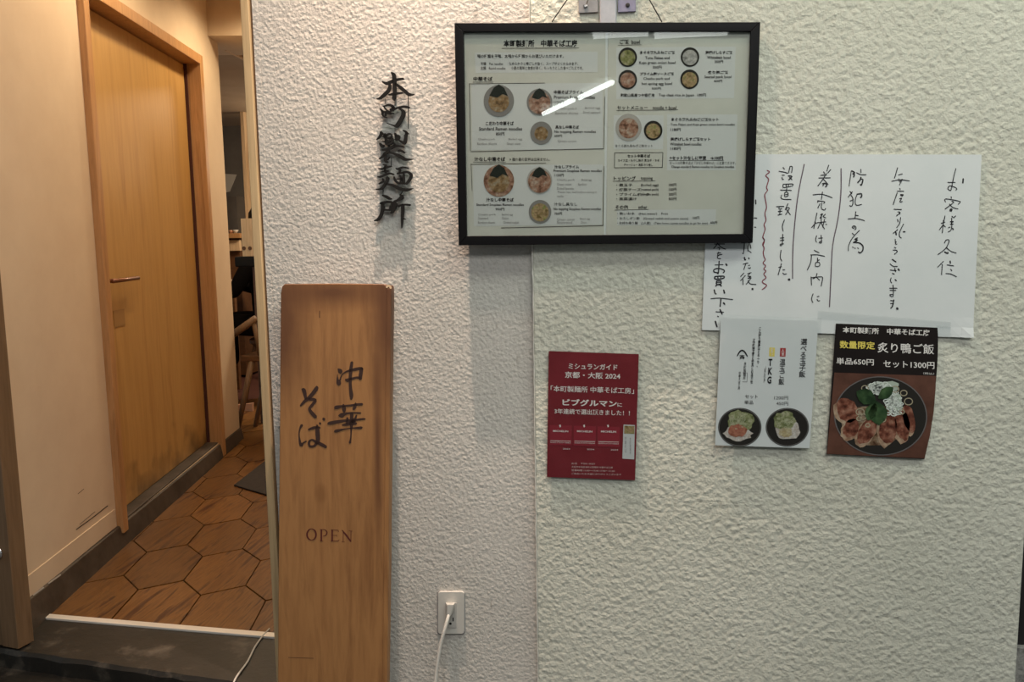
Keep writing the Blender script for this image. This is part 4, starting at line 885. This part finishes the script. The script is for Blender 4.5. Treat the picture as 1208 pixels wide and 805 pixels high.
# red guide poster
YR = YF-.006; o1 = (630, 400); s1 = 4.471
rp = empty('red_poster', PY(YR)(698, 568), 'dark red award poster with white Japanese text dated 2024', 'poster')
paper('sheet', 'red', [(647.3, 414.3), (753.6, 418), (749.2, 566.8), (645.2, 563)], YR, rp, corner=[(0, .55, .1, .001)])
paper('clear_sleeve', 'sleeve', [(645.5, 412.6), (758.6, 417), (752.6, 570), (642.8, 566.2)], YR-.0022, rp, 8, 8, thick=.0003)
R1_, R2_ = PY(YR-.0008), PY(YR-.0011)
rw, rpk = MB(), MB()
tx = lambda mb, s, b, bold=.015, tl_=.028, P_=R2_: text(mb, s, P_, b, tl_, bold, False, o1, s1)
tx(rw, 'ミシュランガイド', (182, 128, 440, 158)); tx(rw, '京都・大阪 2024', (163, 172, 455, 206)); tx(rw, '「本町製麺所 中華そば工房」', (88, 246, 527, 278), .008)
tx(rw, 'ビブグルマン', (150, 316, 437, 352), .03); tx(rw, 'に', (440, 338, 464, 358)); tx(rw, '3年連続で選出頂きました！！', (108, 367, 505, 395), .01)
rr_ = MB()
for x in (82, 209, 335):
    flat(rr_, R1_, [(o1[0]+a/s1, o1[1]+b/s1) for a, b in ((x, 452+x*.03), (x+118, 455+x*.03), (x+116, 560+x*.03), (x, 557+x*.03))])
    tx(rw, 'MICHELIN', (x+18, 480+x*.01, x+98, 490+x*.01), .02)
    hline(rw, R2_, o1[0]+(x+4)/s1, o1[1]+(535+x*.02)/s1, o1[0]+(x+112)/s1, o1[1]+(538+x*.02)/s1, .5)
    tx(rw, 'GUIDE KYOTO OSAKA', (x+4, 541+x*.02, x+112, 547+x*.02), .0)
    tx(rw, '2024', (x+70, 575+x*.02, x+108, 582+x*.02), .0)
    flat(rw, R2_, [(o1[0]+a/s1, o1[1]+b/s1) for a, b in ((x+50, 455), (x+58, 452), (x+60, 462), (x+54, 468))])
rr_.build('guide_cover', 'red2', rp)
cdp = MB(); flat(cdp, R1_, [(o1[0]+a/s1, o1[1]+b/s1) for a, b in ((472, 452), (532, 455), (528, 636), (466, 632))]); cdp.build('white_card', 'menu_white', rp)
cdp = MB(); flat(cdp, R2_, [(o1[0]+a/s1, o1[1]+b/s1) for a, b in ((476, 458), (530, 460), (529, 502), (475, 500))]); cdp.build('card_picture', F_mix, rp)
cdp = MB(); text(cdp, '中華そば', R2_, (478, 515, 488, 600), 0, 0, True, o1, s1); text(cdp, '本町製麺所', R2_, (504, 520, 512, 610), 0, 0, True, o1, s1); cdp.build('card_text', 'ink_grey', rp)
for k, (s, x1) in enumerate((('お店　〒541-0053', 320), ('大阪市中央区本町の製麺所 中華そば工房', 415), ('営業時間 11:00～15:00 17:00～21:00', 425), ('ご来店いただき誠にありがとうございます', 460))):
    tx(rpk, s, (198, 652+k*18, x1, 662+k*18), .0, .02)
rw.build('printed_text', 'white', rp); rpk.build('small_text', 'pink', rp)

# white rice bowl poster
YW = YF-.012; o2 = (830, 360); s2 = 4.027
wp = empty('white_poster', PY(YW)(900, 530), 'white poster in clear sleeve with two dark rice bowls printed below TKG', 'poster')
paper('sheet', 'paper', [(850.5, 375), (965.5, 378.5), (955, 529), (843.5, 525.5)], YW, wp)
paper('clear_sleeve', 'sleeve', [(847.9, 371.2), (969, 375.4), (957.8, 532.5), (840.7, 528.7)], YW-.0022, wp, 10, 10, corner=[(0, 0, .3, .003), (1, 0, .3, .002)], thick=.0003)
W1_, W2_, W3_, W4_ = [PY(YW-.0007-.0003*k) for k in range(4)]
wt = MB()
def vt(s, b, bold=.01, sh=-.055, mb=None): text(mb or wt, s, W2_, b, 0, bold, True, o2, s2, sh)
vt('選べる玉子飯', (462, 160, 493, 345), .012); vt('温玉ご飯', (362, 256, 390, 380), .012); 
vt('TKG', (308, 256, 330, 374), .04); vt('（たまごかけご飯）', (288, 292, 298, 370), .02)
vt('こんがり黄身はとろーり、', (262, 106, 275, 296), .035); vt('特製醤油で香りと味を楽しむ玉子ご飯', (233, 160, 246, 375), .035)
vt('本町製麺所', (192, 270, 204, 356), .01); vt('中華そば工房', (167, 316, 178, 402), .01)
text(wt, '斉', W2_, (170, 236, 196, 258), .03, .02, False, o2, s2)
strokes(wt, "160,242,5 172,222,7 184,216,7 196,224,7 208,244,5", W2_, o2, s2)
for q in ((186, 322, 208, 323), (208, 323, 206, 366), (206, 366, 184, 365)): hline(wt, W2_, o2[0]+q[0]/s2, o2[1]+q[1]/s2, o2[0]+q[2]/s2, o2[1]+q[3]/s2, .4)
text(wt, 'セット', W2_, (198, 426, 257, 444), .02, .005, False, o2, s2); text(wt, '単品', W2_, (194, 453, 236, 472), .02, .005, False, o2, s2)
text(wt, '1200円', W2_, (336, 432, 402, 450), .02, .0, False, o2, s2); text(wt, '450円', W2_, (346, 459, 402, 477), .02, .0, False, o2, s2)
wt.build('printed_text', 'ink', wp)
tg = MB(); flat(tg, W1_, [(o2[0]+a/s2, o2[1]+b/s2) for a, b in ((364, 204), (391, 205), (389, 246), (362, 245))]); tg.build('red_tag', 'redtag', wp)
tg = MB(); flat(tg, W1_, [(o2[0]+a/s2, o2[1]+b/s2) for a, b in ((313, 202), (339, 203), (337, 245), (311, 244))]); tg.build('yellow_tag', 'yellow', wp)
tg = MB(); vt('人気', (370, 208, 384, 242), .01, 0, tg); vt('定番', (318, 206, 332, 241), .01, 0, tg); tg.build('tag_text', 'white', wp)
F_rice = food('print_rice', [(.42, .36, .30), (.62, .58, .54), (.70, .68, .66)], 260); F_red = food('print_fish_red', [(.26, .08, .05), (.45, .20, .13), (.40, .13, .09)], 200)
F_leek = food('print_leek', [(.12, .15, .05), (.30, .33, .17), (.46, .46, .32)], 260); F_egg = food('print_egg', [(.42, .34, .18), (.52, .45, .28), (.58, .52, .40)], 200)
def fl(name, m, P_, pts, org, s_, par): mb = MB(); flat(mb, P_, [(org[0]+a/s_, org[1]+b/s_) for a, b in pts]); return mb.build(name, m, par)
def blob(cx, cy, rx, ry, n=22, j=.12, rot=0):
    return [(cx+(x-cx)*k, cy+(y-cy)*k) for (x, y), k in zip(ell(cx, cy, rx, ry, n, rot=rot), [1+random.uniform(-j, j) for _ in range(n)])]
for cx, red in ((172, True), (398, False)):
    fl('printed_bowl', F_dark, W1_, ell(cx, 581, 103, 92, 40), o2, s2, wp)
    mb = MB(); ring(mb, W2_, o2[0]+cx/s2, o2[1]+581/s2, 100/s2, 89/s2, 2.2/s2, 40); mb.build('printed_rim', F_bowl, wp)
    fl('printed_rice', F_rice, W2_, blob(cx-8 if red else cx, 610 if red else 590, 66 if red else 58, 36 if red else 52), o2, s2, wp)
    fl('printed_leek', F_leek, W3_, blob(cx+2 if red else cx-12, 552, 62 if red else 52, 50 if red else 46), o2, s2, wp)
    fl('printed_topping', F_red if red else F_egg, W4_, blob(cx-10 if red else cx-8, 596 if red else 604, 46 if red else 32, 30 if red else 24), o2, s2, wp)
lk = MB()
for cx in (172, 386):
    for _ in range(26):
        a = random.uniform(0, 6.28); q = random.uniform(0, 50); x, y = cx+q*math.cos(a), 550+q*.85*math.sin(a); r = random.uniform(4, 8)
        ring(lk, PY(YW-.0019), o2[0]+x/s2, o2[1]+y/s2, r/s2, r*.7/s2, 1.8/s2, 9)
lk.build('printed_leek_rings', mat('print_leek_pale', (.44, .46, .30), .5), wp)

# black duck rice poster
YK = YF-.008; o3 = (970, 370); s3 = 4.473
kp = empty('black_poster', PY(YK)(1035, 538), 'black poster with yellow and white text over a large duck rice bowl', 'poster')
paper('sheet', 'card', [(986.1, 381.8), (1106, 386.8), (1090.4, 541.8), (975, 536)], YK, kp, bow=3.9)
K1, K2, K3, K4, K5, K6 = [PY(YK-.0008-.0003*k) for k in range(6)]
kw, ky = MB(), MB()
tk = lambda mb, s, b, bold=.012: text(mb, s, K2, b, .035, bold, False, o3, s3)
tk(kw, '本町製麺所　中華そば工房', (108, 70, 567, 103), .02); tk(ky, '数量限定', (92, 143, 278, 184), .02); tk(kw, '炙り鴨ご飯', (292, 152, 590, 206), .01)
tk(kw, '単品650円', (75, 233, 272, 268), .012); tk(kw, 'セット1300円', (322, 248, 592, 284), .012); tk(kw, '（税込）', (533, 310, 590, 322), .0)
kw.build('printed_text', 'white', kp); ky.build('yellow_text', 'yellow', kp)
F_tab = mottled('print_table_brown', (.070, .028, .018), (.115, .048, .032), 25, .4, .0002)
def photo_bg(n=14):
    # photograph area: follows the sheet, its lifted corner kept clear
    return [(64, 312), (600, 330), (598, 400), (588, 520), (569, 640), (540, 765), (24, 741)]
fl('printed_table', F_tab, K1, photo_bg(), o3, s3, kp)
fl('printed_bowl', F_dark, K2, ell(308, 541, 246, 209, 56, rot=.06), o3, s3, kp)
mb = MB()
for i in range(56):
    a, b = 2*math.pi*i/56, 2*math.pi*(i+1)/56; c_, s_ = math.cos(.06), math.sin(.06)
    def e(t_, k): x, y = 246*k*math.cos(t_), 209*k*math.sin(t_); return (o3[0]+(308+x*c_-y*s_)/s3, o3[1]+(541+x*s_+y*c_)/s3)
    flat(mb, K3, [e(a, 1), e(b, 1), e(b, .975), e(a, .975)])
mb.build('printed_rim', mat('print_rim_grey', (.12, .11, .11), .4), kp)
F_duck = food('print_duck', [(.060, .018, .012), (.20, .070, .045), (.38, .20, .14)], 170); F_fat = food('print_duck_fat', [(.24, .13, .08), (.42, .30, .21), (.48, .38, .28)], 120); F_fat2 = food('print_rice_shaded', [(.08, .04, .02), (.20, .13, .08), (.40, .33, .25)], 150)
fl('printed_rice', F_fat2, K3, blob(275, 590, 175, 105), o3, s3, kp)
shade = MB()
for (cx, cy, rx, ry, ro) in ((130, 515, 62, 75, -.5), (150, 610, 45, 58, .5), (235, 625, 46, 82, .55), (345, 610, 52, 92, .12), (420, 590, 44, 92, -.15), (455, 560, 34, 82, -.2)):
    fl('printed_fat', F_fat, K4, blob(cx-6, cy+6, rx, ry, 20, .08, ro), o3, s3, kp)
    fl('printed_duck_slice', F_duck, K5, blob(cx+3, cy-4, rx*.88, ry*.92, 20, .08, ro), o3, s3, kp)
for q in ((330, 385, 80, 26), (385, 480, 40, 60)): fl('printed_leek_bed', mat('print_leek_bed', (.36, .42, .36), .5), K5, blob(*q, 22, .2), o3, s3, kp)
wl = MB()
for _ in range(90):
    a = random.uniform(0, 6.28); q = random.uniform(0, 1)
    x, y = (300+75*q*math.cos(a), 400+35*q*math.sin(a)) if _ % 2 else (372+52*q*math.cos(a), 475+75*q*math.sin(a)); r = random.uniform(9, 20)
    ring(wl, K6, o3[0]+x/s3, o3[1]+y/s3, r/s3, r*.7/s3, 5/s3, 10)
wl.build('printed_white_leek', mat('print_leek_white', (.62, .68, .64), .5), kp)
M_on = mat('print_onion', (.33, .29, .20), .5)
for (x, y, r) in ((200, 520, 24), (215, 545, 20), (195, 555, 16), (455, 465, 24), (430, 420, 20), (385, 400, 22), (320, 560, 18), (240, 590, 14), (420, 520, 16), (225, 395, 20)):
    wl = MB(); ring(wl, PY(YK-.0026), o3[0]+x/s3, o3[1]+y/s3, r/s3, r*.85/s3, 5/s3, 14)
    wl.build('printed_onion_ring', M_on, kp)
F_leaf = food('print_leaf', [(.018, .042, .018), (.04, .085, .035), (.075, .14, .06)], 90)
def leafp(x0, y0, x1, y1, w_):
    dx, dy = x1-x0, y1-y0; l = math.hypot(dx, dy); nx, ny = -dy/l*w_, dx/l*w_
    L = [(0, 0), (.2, .6), (.45, 1), (.7, .85), (.9, .4), (1, 0)]
    return [(x0+dx*t_+nx*k, y0+dy*t_+ny*k) for t_, k in L] + [(x0+dx*t_-nx*k, y0+dy*t_-ny*k) for t_, k in L[-2:0:-1]]
for q in ((285, 468, 180, 412, 42), (288, 462, 300, 590, 52), (295, 450, 375, 390, 30), (280, 470, 240, 565, 34)):
    fl('printed_leaf', F_leaf, PY(YK-.0029), leafp(*q), o3, s3, kp)
#@@END
# reflections of real lamps: tubes and panels mounted on the soffit behind the photographer
def soffit(x, y, Zc=3.05):
    d = ray(x, y); p = CAM + d*(YM/d.y); r = Vector((d.x, -d.y, d.z)); return p + r*((Zc-p.z)/r.z)
for (a, b) in (((641, 134), (676, 118)), ((684, 115), (722, 97))):
    p, q = soffit(*a), soffit(*b)
    q = p+(q-p)
    o = empty('strip_light', (p+q)/2, ('white strip light on the arcade soffit, the one farther from the menu frame', 'white strip light on the arcade soffit, the one nearer to the menu frame')[a[0] > 660], 'lamp', 'strip lights on the soffit')
    dirn = (q-p).normalized()
    MB().tube([p, q], .035, 10).build('tube', 'tube', o, smooth=True)
    MB().tube([p+Vector((0, 0, .04)), q+Vector((0, 0, .04))], .02, 4).build('housing', 'ceil', o)
for (x0, y0, x1, y1) in ((700, 47, 765, 39), (772, 47, 860, 38)):
    a, b = soffit(x0, y0), soffit(x1, y1)
    X0, X1 = sorted((a.x, b.x)); Y0, Y1 = sorted((a.y, b.y))
    o = MB().box((X0, Y0, 3.06), (X1, Y1, 3.1)).build('light_panel', 'panel_light')
    tag(o, ('left white light panel on the arcade soffit mirrored in the frame glass', 'right white light panel on the arcade soffit mirrored in the frame glass')[x0 > 750], 'lamp', 'light panels on the soffit')
for o in col.objects:
    if o.name.split('.')[0] in ('handwriting', 'faint_text', 'printed_text', 'small_text', 'card_text', 'tag_text', 'yellow_text', 'printed_leek_rings', 'printed_white_leek', 'printed_rim'): o['kind'] = 'stuff'
